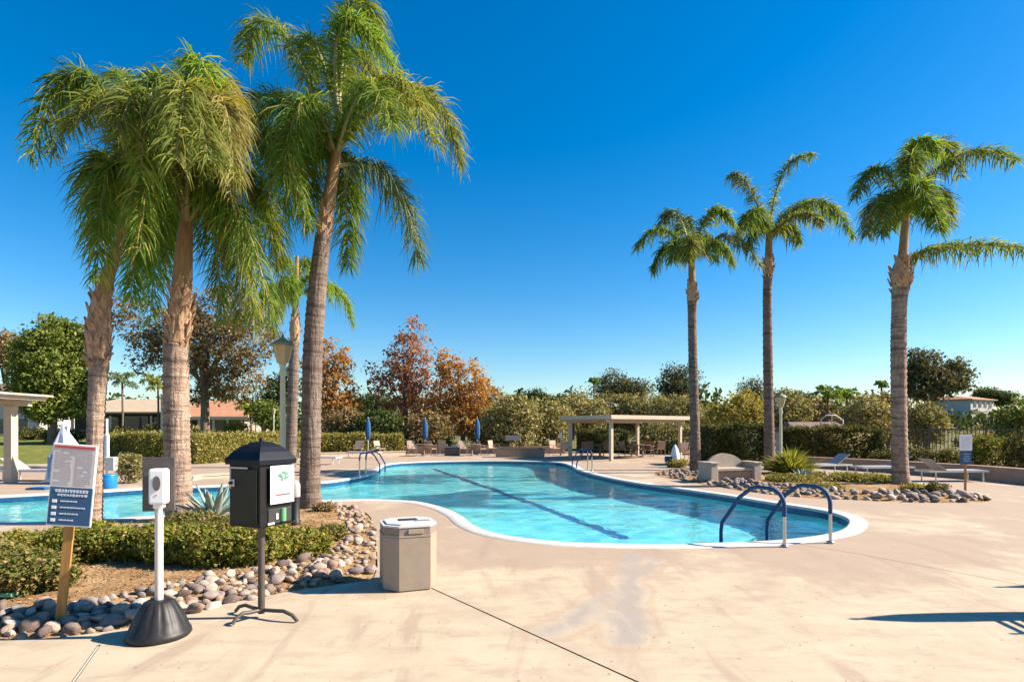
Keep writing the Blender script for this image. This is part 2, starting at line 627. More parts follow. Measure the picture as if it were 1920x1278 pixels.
M['yellow'] = leafm('yellow_leaf', (0.237, 0.210, 0.053), (0.355, 0.292, 0.075), (0.172, 0.198, 0.075), 0.35)
M['agave'] = surf('agave_leaf', (0.19, 0.24, 0.19), (0.26, 0.30, 0.25), 4, 0.6)
M['bark'] = surf('tree_bark', (0.12, 0.085, 0.06), (0.19, 0.14, 0.10), 8, 0.9, bumpd=0.02)
M['bark_pale'] = surf('pale_bark', (0.38, 0.33, 0.28), (0.24, 0.19, 0.15), 3, 0.9, bumpd=0.02)
M['black'] = surf('black_plastic', (0.006, 0.006, 0.007), (0.010, 0.009, 0.010), 14, 0.5, spec=.25)
M['black_dull'] = surf('black_rubber', (0.013, 0.012, 0.013), (0.022, 0.020, 0.020), 25, 0.5, spec=.4, bumpd=0.001)
M['door'] = surf('dark_green_panel', (0.009, 0.012, 0.008), (0.013, 0.016, 0.011), 12, 0.5, spec=.25)
M['lid'] = surf('blue_black_lid', (0.005, 0.007, 0.012), (0.007, 0.010, 0.018), 10, 0.55, spec=.2)
M['board'] = surf('grey_brown_board', (0.075, 0.06, 0.055), (0.10, 0.082, 0.075), 8, 0.6)
M['white_plastic'] = surf('white_plastic', (0.80, 0.79, 0.78), (0.74, 0.73, 0.73), 10, 0.35)
M['smoke'] = surf('smoked_window', (0.09, 0.085, 0.095), (0.13, 0.12, 0.12), 10, 0.2)
M['pole_white'] = surf('painted_pole', (0.60, 0.56, 0.52), (0.52, 0.47, 0.43), 8, 0.45)
M['pole_brown'] = surf('brown_pole', (0.06, 0.045, 0.036), (0.085, 0.065, 0.05), 10, 0.5)
M['galv'] = surf('grey_metal', (0.40, 0.36, 0.34), (0.48, 0.44, 0.42), 12, 0.5, 0.2)
M['paper'] = surf('white_paper', (0.80, 0.79, 0.80), (0.76, 0.75, 0.77), 6, 0.7)
M['notice'] = surf('notice_paper', (0.60, 0.545, 0.52), (0.55, 0.50, 0.48), 6, 0.7)
M['ink_red'] = surf('red_print', (0.48, 0.07, 0.07), (0.42, 0.06, 0.06), 6, 0.7)
M['ink_grey'] = surf('grey_print', (0.40, 0.34, 0.35), (0.46, 0.40, 0.40), 40, 0.7)
M['ink_green'] = surf('green_print', (0.04, 0.17, 0.10), (0.12, 0.28, 0.20), 25, 0.7)
M['ink_white'] = surf('white_print', (0.62, 0.64, 0.70), (0.50, 0.55, 0.64), 40, 0.7)
M['navy_board'] = surf('navy_print', (0.022, 0.072, 0.17), (0.018, 0.10, 0.19), 4, 0.6)
M['stake'] = surf('yellow_wood', (0.42, 0.22, 0.055), (0.32, 0.155, 0.04), 5, 0.8, stretch=(8, 8, 0.8))
M['bin'] = surf('bin_taupe', (0.33, 0.255, 0.19), (0.30, 0.23, 0.17), 10, 0.6, bumpd=0.002)
M['bin_top'] = surf('bin_top', (0.60, 0.575, 0.56), (0.54, 0.51, 0.49), 10, 0.5)
M['bin_hood'] = surf('bin_hood', (0.25, 0.19, 0.16), (0.21, 0.16, 0.135), 12, 0.6)
M['slot'] = surf('dark_slot', (0.02, 0.018, 0.018), (0.03, 0.026, 0.026), 8, 0.6)
M['steel'] = surf('stainless', (0.55, 0.52, 0.49), (0.48, 0.45, 0.42), 12, 0.28, 0.9)
M['navy'] = surf('navy_sleeve', (0.006, 0.042, 0.13), (0.009, 0.055, 0.16), 30, 0.7)
M['canvas'] = surf('blue_canvas', (0.008, 0.075, 0.20), (0.012, 0.095, 0.25), 8, 0.85)
M['cream'] = surf('cream_paint', (0.50, 0.405, 0.305), (0.44, 0.355, 0.265), 4, 0.8)
M['tan_wall'] = surf('tan_stucco', (0.40, 0.27, 0.195), (0.33, 0.22, 0.155), 3, 0.95, bumpd=0.004)
M['bench'] = surf('bench_concrete', (0.43, 0.345, 0.275), (0.36, 0.29, 0.23), 5, 0.9, bumpd=0.004)
M['brown'] = surf('brown_frame', (0.20, 0.125, 0.085), (0.26, 0.165, 0.12), 7, 0.7)
M['sling'] = surf('tan_sling', (0.50, 0.37, 0.27), (0.42, 0.31, 0.22), 9, 0.8)
M['sling_grey'] = surf('grey_sling', (0.36, 0.34, 0.34), (0.30, 0.28, 0.29), 9, 0.8)
M['furniture_white'] = surf('white_frame', (0.70, 0.66, 0.60), (0.62, 0.58, 0.52), 9, 0.5)
M['cloth'] = surf('white_blue_cloth', (0.60, 0.64, 0.76), (0.70, 0.71, 0.78), 2.5, 0.85)
M['cloth_shade'] = surf('blue_shade_cloth', (0.16, 0.27, 0.48), (0.24, 0.36, 0.58), 3, 0.85)  # bluish shade of the white sheet, put into the colour
M['drum'] = surf('bright_blue_plastic', (0.006, 0.17, 0.48), (0.008, 0.19, 0.52), 5, 0.4)
M['lamp_green'] = surf('sage_lamp_paint', (0.58, 0.58, 0.44), (0.52, 0.52, 0.39), 5, 0.55)
M['lamp_pane'] = surf('amber_lamp_pane', (0.46, 0.31, 0.15), (0.52, 0.36, 0.19), 5, 0.3)
M['lamp_cap'] = surf('green_lamp_cap', (0.24, 0.26, 0.16), (0.19, 0.21, 0.12), 5, 0.5)
M['lamp_dark'] = surf('dark_sage', (0.13, 0.13, 0.08), (0.10, 0.10, 0.06), 5, 0.6)
M['iron'] = surf('dark_iron', (0.06, 0.05, 0.045), (0.09, 0.075, 0.065), 10, 0.6)
M['stucco'] = surf('house_stucco', (0.50, 0.46, 0.42), (0.44, 0.40, 0.37), 2, 0.9)
M['stucco_tan'] = surf('house_tan', (0.36, 0.28, 0.22), (0.30, 0.235, 0.18), 2, 0.9)
M['roof_tan'] = surf('roof_tan', (0.46, 0.36, 0.245), (0.40, 0.31, 0.21), 2, 0.9)
M['roof_red'] = surf('roof_terracotta', (0.48, 0.235, 0.125), (0.40, 0.19, 0.10), 2, 0.9)
M['roof_brown'] = surf('roof_brown', (0.16, 0.10, 0.085), (0.20, 0.13, 0.11), 2, 0.9)
M['glass_dark'] = surf('window_glass', (0.035, 0.045, 0.06), (0.05, 0.06, 0.08), 2, 0.12)
M['shade'] = surf('shade_brown', (0.05, 0.04, 0.036), (0.075, 0.06, 0.05), 3, 0.9)  # verandah shade put into the house wall colour; planter cover shares this dark brown
M['valve'] = surf('green_plastic', (0.12, 0.34, 0.16), (0.10, 0.30, 0.14), 8, 0.6)
M['hill'] = soil_material('dry_hillside', (0.16, 0.15, 0.06), (0.10, 0.10, 0.035), (0.26, 0.20, 0.11))

# ---------------------------------------------------------------- pool, deck, ground
pool_px = [(-420, 1000), (-200, 986), (0, 980), (120, 977), (240, 970), (360, 960), (480, 948), (600, 938), (700, 936), (780, 940),
           (830, 951), (864, 966), (888, 984), (932, 1000), (1010, 1012), (1100, 1018), (1250, 1020), (1360, 1017), (1450, 1013),
           (1525, 1005), (1572, 995), (1590, 982), (1584, 970), (1540, 957), (1450, 943), (1350, 927), (1250, 913), (1180, 903),
           (1120, 891), (1084, 881), (1068, 872), (1040, 866), (960, 864), (870, 864), (775, 866), (728, 870), (712, 878),
           (694, 889), (650, 898), (600, 904), (500, 907), (400, 911), (280, 915), (180, 921), (60, 927), (-150, 938), (-420, 950)]
pool = [(p.x, p.y) for p in (G(*q) for q in pool_px)]
pool = catmull(pool, 6)
if area(pool) < 0:
    pool = pool[::-1]
cop = offset(pool, 0.30)

joints = [([(800, 1098), (1300, 1325)], 0.009), ([(186, 1208), (100, 1330)], 0.011), ([(1480, 1018), (1600, 1036), (1760, 1066), (2000, 1112)], 0.006)]


def strip(pxs, wd):
    pts = [G(*p) for p in pxs]
    L, Rr = [], []
    for i, p in enumerate(pts):
        t = (pts[min(i + 1, len(pts) - 1)] - pts[max(i - 1, 0)]).normalized()
        n = Vector((-t.y, t.x, 0)) * wd
        L.append((p.x + n.x, p.y + n.y))
        Rr.append((p.x - n.x, p.y - n.y))
    return L + Rr[::-1]


jpolys = [strip(*j) for j in joints]


def gp(pts):
    return [(p.x, p.y) for p in (G(*q) for q in pts)]


bed_left = catmull(gp([(-160, 1215), (0, 1200), (120, 1193), (240, 1176), (340, 1152), (430, 1130), (545, 1108), (640, 1094), (702, 1080), (706, 1030), (700, 985),
                       (688, 962), (650, 948), (612, 943), (560, 950), (480, 960), (380, 975), (280, 985), (200, 994), (120, 1008), (40, 1024), (-60, 1040), (-200, 1060)]), 3)
bed_right = catmull(gp([(1228, 889), (1300, 904), (1400, 921), (1500, 932), (1600, 937), (1720, 942), (1840, 941), (1856, 934), (1830, 926), (1790, 919),
                        (1700, 908), (1600, 899), (1500, 890), (1420, 882), (1340, 876), (1260, 878)]), 3)
deck_poly = [(-34, -8), (34, -8), (34, 13.0), (19.0, 15.2), (16.4, 17.7), (15.7, 20.9), (13.9, 24.3), (10.6, 29.2), (13, 38), (0, 40), (-12, 39.5), (-17.5, 39), (-17.0, 33), (-15.6, 27.6), (-34, 27.0)]
sheet('deck', deck_poly, [cop, bed_left, bed_right, *jpolys], 0.0, M['deck'])['kind'] = 'structure'
for jp, jm in zip(jpolys, ('joint', 'joint_pale', 'joint')):
    kind(sheet('joint', jp, [], -0.008, M[jm]), 'structure')

# coping ring
mb = MB()
n = len(pool)
inn = pool
rings = [(cop, 0.0), (offset(pool, 0.285), 0.012), (offset(pool, 0.03), 0.014), (offset(pool, 0.004), 0.004), (pool, -0.012), (pool, -0.05)]
vs = [(x, y, z) for ring, z in rings for x, y in ring]
fs = [(k * n + i, k * n + (i + 1) % n, (k + 1) * n + (i + 1) % n, (k + 1) * n + i) for k in range(len(rings) - 1) for i in range(n)]
mb.add(vs, fs, True)
kind(mb.build('pool_coping', M['coping']), 'structure')
# waterline tile, basin walls, floor
DEPTH = 1.35
WL = -0.15


def wall_strip(poly, z0, z1):
    n = len(poly)
    return MB().add([(x, y, z0) for x, y in poly] + [(x, y, z1) for x, y in poly],
                    [(i, n + i, n + (i + 1) % n, (i + 1) % n) for i in range(n)], True)


tileb = kind(wall_strip(offset(pool, -0.006), -0.04, -0.24).build('waterline_tile_band', M['tile']), 'structure')
pw = kind(wall_strip(pool, -0.05, -DEPTH).build('pool_wall', M['plaster']), 'structure')
pf = kind(sheet('pool_floor', pool, [], -DEPTH, M['plaster']), 'structure')
WV = [(random.uniform(2.5, 13.0), random.uniform(0, 6.28), random.uniform(0, 6.28)) for _ in range(22)]


def wave(x, y):
    return WL + sum(0.0085 / k * math.sin(k * (x * math.cos(a) + y * math.sin(a)) + p + 0.6 * math.sin(0.7 * x + a)) for k, a, p in WV)


gx, gy = np.meshgrid(np.arange(-18, 8, .10), np.arange(7.8, 30.5, .10))
gpt = np.stack([gx.ravel(), gy.ravel()], 1) + RNG.uniform(-.03, .03, (gx.size, 2))
gpt = gpt[inside_np(gpt, offset(pool, -0.08))]
water = kind(sheet('water', offset(pool, -0.004), [], WL, M['water'], extra=[tuple(map(float, q)) for q in gpt], zf=wave), 'structure')
for p in water.data.polygons:
    p.use_smooth = True
water.cycles.is_caustics_caster = True


def lane(pxs, wd):
    pts = []
    for px, py in pxs:
        p = G(px, py, WL)
        d = Vector((p.x, p.y, 0)).normalized()
        pts.append(p + d * 1.28 * (DEPTH - 0.13))
    t = (pts[-1] - pts[0]).normalized()
    nn = Vector((-t.y, t.x, 0)) * wd
    poly = [(p.x + nn.x, p.y + nn.y) for p in pts] + [(p.x - nn.x, p.y - nn.y) for p in pts[::-1]]
    return kind(sheet('lane_line', poly, [], -DEPTH + 0.004, M['lane']), 'structure')


lane_o = lane([(812, 879), (1172, 1015)], 0.13)
for o in (tileb, pw, pf, lane_o):
    o.cycles.is_caustics_receiver = True

# wide ground sheet (with the pool cut out), rising to low hills far back
def hill_z(x, y):
    z = -0.06
    if y > 70:
        z += (min(y, 160) - 70) * 0.055 * (0.25 + 0.75 / (1 + math.exp(-(x - 20) / 18)))
    if y > 300:
        z += 2
    return z


ex = [(x, y) for x in range(-300, 301, 25) for y in list(range(70, 180, 12)) + [220, 300, 500]]
sheet('ground', [(-900, -200), (900, -200), (900, 1500), (-900, 1500)], [cop, bed_left, bed_right], -0.06, M['hill'], extra=ex, zf=hill_z)['kind'] = 'structure'
kind(sheet('planting_soil', [(19.0, 15.2), (34, 13.0), (40, 40), (12, 44), (10.8, 29.2), (13.9, 24.3), (15.7, 20.9), (16.4, 17.7)], [], -0.02, M['soil']), 'structure')


def lawn_z(x, y):
    return -0.01 + max(0, y - 29) * 0.026


kind(sheet('lawn', [(-34, 27.0), (-15.6, 27.6), (-17.0, 33), (-17.5, 39), (-20, 62), (-90, 62), (-90, 27.0)], [], 0, M['lawn'],
           extra=[(x, y) for x in range(-85, -20, 8) for y in (29, 36, 45, 54)], zf=lawn_z), 'structure')


def bed_sheet(name, poly, mat, top):
    inner = [(x, y) for x, y in poly]
    xs = [p[0] for p in poly]
    ys = [p[1] for p in poly]
    pts = []
    for i in np.arange(min(xs), max(xs), 0.16):
        for j in np.arange(min(ys), max(ys), 0.16):
            q = (i + random.uniform(-.05, .05), j + random.uniform(-.05, .05))
            if inside(q, poly):
                pts.append(q)
    pa = np.array(poly)

    def z(x, y):
        d = np.min(np.hypot(pa[:, 0] - x, pa[:, 1] - y))
        return -0.02 + min(d, 0.9) / 0.9 * top + (random.uniform(-.012, .012) if d > 0.05 else 0)
    return kind(sheet(name, inner, [], 0, mat, extra=pts, zf=z), 'structure'), z


bl, bed_z = bed_sheet('planting_bed', bed_left, M['mulch'], 0.10)
br, bed_zr = bed_sheet('planting_bed', bed_right, M['mulch'], 0.08)
# ---------------------------------------------------------------- leaves and plants
def leaf_arrays(c, size, aspect=0.5, up=0.25, outward=None):
    """Rhombus leaves at centres c (N,3): -> verts, faces."""
    N = len(c)
    nrm = RNG.normal(size=(N, 3))
    nrm /= np.linalg.norm(nrm, axis=1)[:, None] + 1e-9
    if outward is not None:
        nrm = nrm + outward * 0.7
    nrm[:, 2] += up
    nrm /= np.linalg.norm(nrm, axis=1)[:, None] + 1e-9
    t = np.cross(nrm, RNG.normal(size=(N, 3)))
    t /= np.linalg.norm(t, axis=1)[:, None] + 1e-9
    b = np.cross(nrm, t)
    s = (size * (0.45 + 1.1 * RNG.uniform(0, 1, N) ** 2))[:, None] * 0.62
    v = np.stack([c + t * s, c + b * s * aspect + nrm * s * 0.15, c - t * s, c - b * s * aspect + nrm * s * 0.15], axis=1).reshape(-1, 3)
    f = np.arange(N * 4).reshape(N, 4)
    return v, f


def blob_points(blobs, nclump, per, cr, shell=0.55):
    """Leaf centres grouped in clumps spread through a set of ellipsoids."""
    vol = np.array([b[3] * b[4] * b[5] for b in blobs], float) ** 0.8
    pick = RNG.choice(len(blobs), nclump, p=vol / vol.sum())
    d = RNG.normal(size=(nclump, 3))
    d /= np.linalg.norm(d, axis=1)[:, None]
    r = RNG.uniform(0, 1, nclump) ** (1 / 3)
    r = shell * (0.62 + 0.38 * r) + (1 - shell) * r
    B = np.array(blobs, float)
    cc = B[pick, :3] + d * r[:, None] * B[pick, 3:6]
    rad = cr * RNG.uniform(0.5, 1.4, nclump)
    e = np.clip(RNG.normal(size=(nclump, per, 3)) * 0.5, -0.85, 0.85)
    pts = cc[:, None, :] + e * rad[:, None, None] * np.array([1.1, 1.1, 0.75])
    out = np.repeat(d, per, axis=0)
    return pts.reshape(-1, 3), out


def tree(name, label, cat, base, blobs, mat, nclump, per, cr, leaf, bark='bark', tr=0.18, group=None, aspect=0.55, trunk=True, top=None, shell=0.55, limbs=8, up=0.25):
    t = thing(name, label, cat, base, 0, group)
    pts, out = blob_points(blobs, nclump, per, cr, shell)
    v, f = leaf_arrays(pts, leaf, aspect, up, out)
    link('crown', fast_mesh('crown', v, [f]), M[mat], t)
    if trunk:
        mb = MB()
        zs = min(b[2] - b[5] for b in blobs)
        topz = top or max(b[2] for b in blobs)
        bx = sum(b[0] for b in blobs) / len(blobs)
        by = sum(b[1] for b in blobs) / len(blobs)
        path = [(0, 0, -0.15), (bx * 0.1 + 0.02, by * 0.1, topz * 0.3), (bx * 0.5, by * 0.5, topz * 0.65), (bx, by, topz)]
        mb.tube(path, [tr * 1.25, tr, tr * 0.7, tr * 0.15], 8)
        for k in range(limbs):
            b = blobs[k % len(blobs)]
            s = random.uniform(0.25, 0.7)
            a = Vector((bx * s * .7, by * s * .7, topz * s))
            e = Vector((b[0] + random.uniform(-.7, .7) * b[3], b[1] + random.uniform(-.7, .7) * b[4], b[2] + random.uniform(-.3, .7) * b[5]))
            m_ = a.lerp(e, 0.5) + Vector((0, 0, 0.12 * (e - a).length))
            mb.tube([a, m_, e], [tr * 0.45, tr * 0.28, tr * 0.06], 6, caps=False)
        mb.build('trunk', M[bark], t)
    return t


def px_tree(name, label, cat, Y, base_px, blobs_px, mat, density, leaf, base_z=0.0, depth=0.8, **kw):
    """Crown given as (px,py,rx,ry) lobes seen at distance Y."""
    s = Y / F
    bx = (base_px - CX) * s
    blobs = []
    for i, (px, py, rx, ry) in enumerate(blobs_px):
        q = P(px, py, Y)
        dy = 0 if i == 0 else random.uniform(-0.5, 0.5) * rx * s
        blobs.append((q.x - bx, dy, q.z - base_z, rx * s, rx * s * depth, ry * s))
    vol = sum(b[3] * b[5] for b in blobs)
    ncl = int(max(60, density * 3.0 * vol))
    return tree(name, label, cat, (bx, Y, base_z), blobs, mat, ncl, kw.pop('per', 26), kw.pop('cr', 0.11 * Y / 10 + 0.05) * 1.1, leaf * 0.95, **kw)


def shrub(label, px, py_base, w_px, h, mat, n, leaf, group=None, name='shrub', Y=None, z=0.0, dy=None, cat='shrub', lumps=5, core=True):
    p = G(px, py_base, z) if Y is None else Vector(((px - CX) * Y / F, Y, z))
    rx = w_px * p.y / F / 2
    ry = dy or rx * 0.75
    t = thing(name, label, cat, p, 0, group)
    blobs = [(0, 0, h * 0.45, rx * 0.85, ry * 0.85, h * 0.5)]
    for k in range(lumps):
        a = random.uniform(0, 6.28)
        blobs.append((math.cos(a) * rx * 0.55, math.sin(a) * ry * 0.55, h * random.uniform(0.35, 0.68), rx * random.uniform(.3, .5), ry * random.uniform(.3, .5), h * random.uniform(.25, .4)))
    per = 14
    pts, out = blob_points(blobs, n // per, per, leaf * 2.2, 0.85)
    pts[:, 2] = np.maximum(pts[:, 2], 0.02 + np.abs(RNG.normal(size=len(pts))) * 0.02)
    v, f = leaf_arrays(pts, leaf, 0.6, 0.35, out)
    link('foliage', fast_mesh('foliage', v, [f]), M[mat], t)
    mb = MB()
    for k in range(9):
        a = k * 0.7 + random.uniform(-.2, .2)
        e = (math.cos(a) * rx * 0.6, math.sin(a) * ry * 0.6, h * random.uniform(.5, .85))
        mb.tube([(0, 0, -.03), (e[0] * .4, e[1] * .4, e[2] * .6), e], [0.016, 0.011, 0.004], 5, caps=False)
    mb.build('stem', M['bark'], t)
    return t


def hedge(label, a, b, wd, h, mat, n0, leaf0, za=0.0, group='clipped hedges round the pool yard'):
    """Clipped hedge from ground point a to b."""
    n, leaf = int(n0 * 2.4), leaf0 * 0.68
    a, b = Vector(a), Vector(b)
    c = (a + b) / 2
    L = (b - a).length
    rz = math.atan2(b.y - a.y, b.x - a.x)
    t = thing('hedge', label, 'hedge', (c.x, c.y, za), rz, group)
    u = RNG.uniform(-1, 1, (n, 3))
    face = RNG.choice(3, n, p=[0.30, 0.62, 0.08])
    u[face == 0, 2] = 1
    m1 = face == 1
    u[m1, 1] = np.sign(u[m1, 1])
    m2 = face == 2
    u[m2, 0] = np.sign(u[m2, 0])
    pts = u * np.array([L / 2, wd / 2, h / 2])
    lum = 0.07 * np.sin(pts[:, 0] * 2.3 + 1) + 0.06 * np.sin(pts[:, 0] * 5.1 + pts[:, 2] * 3)
    pts[:, 2] += h / 2
    pts *= (1 + 0.5 * lum[:, None] * np.array([0, 1, 0.8]))
    pts += RNG.normal(size=pts.shape) * 0.06
    pts[:, 2] += (RNG.uniform(size=n) < .12) * RNG.uniform(0, .16, n) * (pts[:, 2] > h * .8)
    pts[:, 2] = np.maximum(pts[:, 2], 0.03)
    v, f = leaf_arrays(pts, leaf, 0.6, 0.3)
    k = len(v)
    x, y = L / 2 * 0.97, wd / 2 * 0.8
    core = np.array([(-x, -y, 0), (x, -y, 0), (x, y, 0), (-x, y, 0), (-x, -y, h * .93), (x, -y, h * .93), (x, y, h * .93), (-x, y, h * .93)])
    cf = np.array([(4, 5, 6, 7), (0, 1, 5, 4), (1, 2, 6, 5), (2, 3, 7, 6), (3, 0, 4, 7)]) + k
    link('foliage', fast_mesh('foliage', np.vstack([v, core]), [f, cf]), M[mat], t)
    return t


# ---------------------------------------------------------------- palms
def frond_mesh(p0, p1, p2, nl, ll, droop, wd=0.028, petiole=0.07, plume=1.0):
    """Feather frond along a Bezier p0-p1-p2: rachis tube + hanging leaflets. -> (rachis MB, leaflet mesh)."""
    p0, p1, p2 = (np.array(p, float) for p in (p0, p1, p2))
    L = np.linalg.norm(p1 - p0) * .5 + np.linalg.norm(p2 - p1) * .5 + np.linalg.norm(p2 - p0) * .5
    bez = lambda t: (1 - t) ** 2 * p0 + 2 * t * (1 - t) * p1 + t * t * p2
    ts = np.linspace(0, 1, 13)
    rb = MB().tube([bez(t) for t in ts], [0.042 * (1 - t) ** 0.8 + 0.006 for t in ts], 6)
    t = petiole + (1 - petiole) * np.sort(RNG.uniform(0, 1, nl))
    tt = t[:, None]
    pos = (1 - tt) ** 2 * p0 + 2 * tt * (1 - tt) * p1 + tt * tt * p2
    tan = 2 * (1 - tt) * (p1 - p0) + 2 * tt * (p2 - p1)
    tan /= np.linalg.norm(tan, axis=1)[:, None] + 1e-9
    side = np.cross(tan, np.array([0.05, 0.03, 1.0]))
    side /= np.linalg.norm(side, axis=1)[:, None] + 1e-9
    nor = np.cross(side, tan)
    sg = np.where(RNG.uniform(size=nl) < 0.5, -1.0, 1.0)[:, None]
    a = RNG.uniform(-0.5, 1.15, nl)[:, None] * plume
    d0 = side * sg * np.cos(a) + nor * np.sin(a) + tan * RNG.uniform(0.2, 1.0, nl)[:, None] + RNG.normal(size=(nl, 3)) * 0.22
    d0 /= np.linalg.norm(d0, axis=1)[:, None]
    ln = ll * np.sin(np.pi * np.clip(0.12 + 0.80 * t, 0, 1)) ** 0.6 * RNG.uniform(0.5, 1.2, nl)
    ln = ln[:, None]
    g = np.array([0.0, 0.0, -1.0]) + RNG.normal(size=(nl, 3)) * 0.10
    dr = droop * RNG.uniform(0.6, 1.3, nl)[:, None]
    c = [pos + ln * (d0 * s * (1 - 0.35 * dr * s) + g * dr * s * s * 0.75) for s in (0, 0.34, 0.68, 1.0)]
    wv = np.cross(d0, RNG.normal(size=(nl, 3)) * 0.5 + nor)
    wv /= np.linalg.norm(wv, axis=1)[:, None] + 1e-9
    rows = []
    for k, wk in enumerate((0.5, 1.0, 0.75)):
        rows += [c[k] - wv * wd * wk * .5, c[k] + wv * wd * wk * .5]
    rows.append(c[3])
    v = np.stack(rows, 1).reshape(-1, 3)
    o = (np.arange(nl) * 7)[:, None]
    q = np.concatenate([o + np.array([[0, 1, 3, 2]]), o + np.array([[2, 3, 5, 4]])])
    tri = o + np.array([[4, 5, 6]])
    return rb, fast_mesh('frond', v, [q, tri])


LEAFBASE = []


def leaf_base_meshes():
    for k in range(3):
        bm = bmesh.new()
        prof = [(-.09, 0, 0), (.09, 0, 0), (.065, .045, .14), (.02 + .01 * k, .09 + .02 * k, .27), (-.02, .085 + .02 * k, .27 - .02 * k), (-.065, .045, .14)]
        v1 = [bm.verts.new(p) for p in prof]
        v2 = [bm.verts.new((p[0] * .9, p[1] - .035, p[2] - .01)) for p in prof]
        bm.faces.new(v1)
        bm.faces.new(v2[::-1])
        for i in range(6):
            bm.faces.new((v1[i], v2[i], v2[(i + 1) % 6], v1[(i + 1) % 6]))
        bmesh.ops.recalc_face_normals(bm, faces=bm.faces)
        me = bpy.data.meshes.new('leaf_base')
        bm.to_mesh(me)
        bm.free()
        me.materials.append(M['boot'])
        LEAFBASE.append(me)


leaf_base_meshes()


def palm(label, Y, trunk_px, boots_px, neck_px, fronds, nl, ll, wd=0.03, group='queen palms round the pool', nb=46, tmat='trunk', droop=0.9):
    """trunk_px [(px,py,half width px)], boots_px ditto, neck_px ditto, fronds [(ctrl, tip, dYc, dYt, mat)] from the heart."""
    s = Y / F
    b = P(trunk_px[0][0], trunk_px[0][1], Y)
    b.z = 0
    t = thing('palm_tree', label, 'palm tree', b, 0, group)

    def loc(px, py, dy=0.0):
        q = P(px, py, Y + dy)
        return Vector((q.x - b.x, dy, q.z))
    pts = catmull([(*loc(px, py), hw * s) for px, py, hw in trunk_px], 22, closed=False)
    path, rad = [], []
    for i, p in enumerate(pts):
        path.append(Vector(p[:3]))
        rad.append(p[3] * (1 + 0.04 * (1 if i % 2 else -1) + random.uniform(-.02, .02)))
    path[0].z = -0.08
    MB().tube(path, rad, 18).build('trunk', M[tmat], t)
    nk = [Vector(p[:3]) for p in catmull([(*loc(px, py),) for px, py, hw in neck_px], 5, closed=False)]
    nr = [p[0] * s for p in catmull([(hw,) for px, py, hw in neck_px], 5, closed=False)]
    MB().tube(nk, nr, 12).build('neck', M['neck'], t)
    bp = catmull([(*loc(px, py), hw * s) for px, py, hw in boots_px], 8, closed=False)
    sz = boots_px[0][2] * s / 0.25
    MB().tube([Vector(p[:3]) for p in bp], [p[3] * 0.76 for p in bp], 12).build('boot_core', M['boot'], t)
    for k in range(nb):
        u = (k + .5) / nb
        p = bp[int(u * (len(bp) - 1))]
        q = k * 2.4 + random.uniform(-.3, .3)
        o = link('leaf_base', LEAFBASE[k % 3], None, t)
        o.location = (p[0] + math.cos(q) * p[3] * 0.74, p[1] + math.sin(q) * p[3] * 0.74, p[2] - 0.1 * sz)
        o.rotation_euler = (random.uniform(-.05, .3), random.uniform(-.35, .35), q - math.pi / 2 + random.uniform(-.3, .3))
        o.scale = (sz * random.uniform(.8, 1.2), sz * random.uniform(.8, 1.3), sz * random.uniform(.8, 1.25))
    for fr in fronds:
        st, ctrl, tip, dc, dt, mat = fr[:6]
        k = fr[6] if len(fr) > 6 else 1.0
        rb, me = frond_mesh(loc(*st), loc(*ctrl, dc), loc(*tip, dt), int(nl * k * 1.75), ll * 1.22, droop * 0.95, wd * 0.78)
        o = link('frond', me, M[mat], t)
        rb.build('frond_stem', M['rachis'], o)
    return t


Gn, Gb, Go, Gd, Gu = 'frond', 'frond_bright', 'frond_olive', 'frond_gold', 'frond_blue'
h = (252, 375)
palm('leftmost queen palm with a leaning reddish neck behind the yellow staked notice', 10.2,
     [(172, 984, 17), (177, 900, 14), (179, 800, 14), (184, 700, 15), (185, 672, 16)],
     [(184, 690, 19), (184, 640, 26), (187, 590, 24), (194, 540, 16)],
     [(190, 560, 15), (207, 500, 11), (233, 420, 8), (252, 370, 6)],
     [(h, (160, -60), (58, 290), -.4, -.5, Gn, 1.3), (h, (190, -10), (95, 290), .7, .9, Gu), (h, (215, 90), (135, 240), -1.2, -1.8, Go), (h, (160, 170), (172, 470), .2, .3, Gn),
      (h, (190, 200), (182, 520), -.5, -.7, Gn, 1.2), (h, (290, 40), (215, 260), -1.4, -2.0, Go), (h, (250, 20), (190, 200), 1.6, 2.6, Gn),
      (h, (270, 150), (275, 520), .9, 1.4, Gb), (h, (330, 120), (310, 520), .7, 1.2, Gn), (h, (180, 230), (210, 450), .7, 1.1, Gn), (h, (330, 20), (320, 330), 1.0, 1.6, Gn),
      (h, (240, 200), (245, 500), 1.2, 1.8, Gu), (h, (290, 210), (262, 500), .5, .8, Gn)], 300, 0.60)
h = (350, 420)
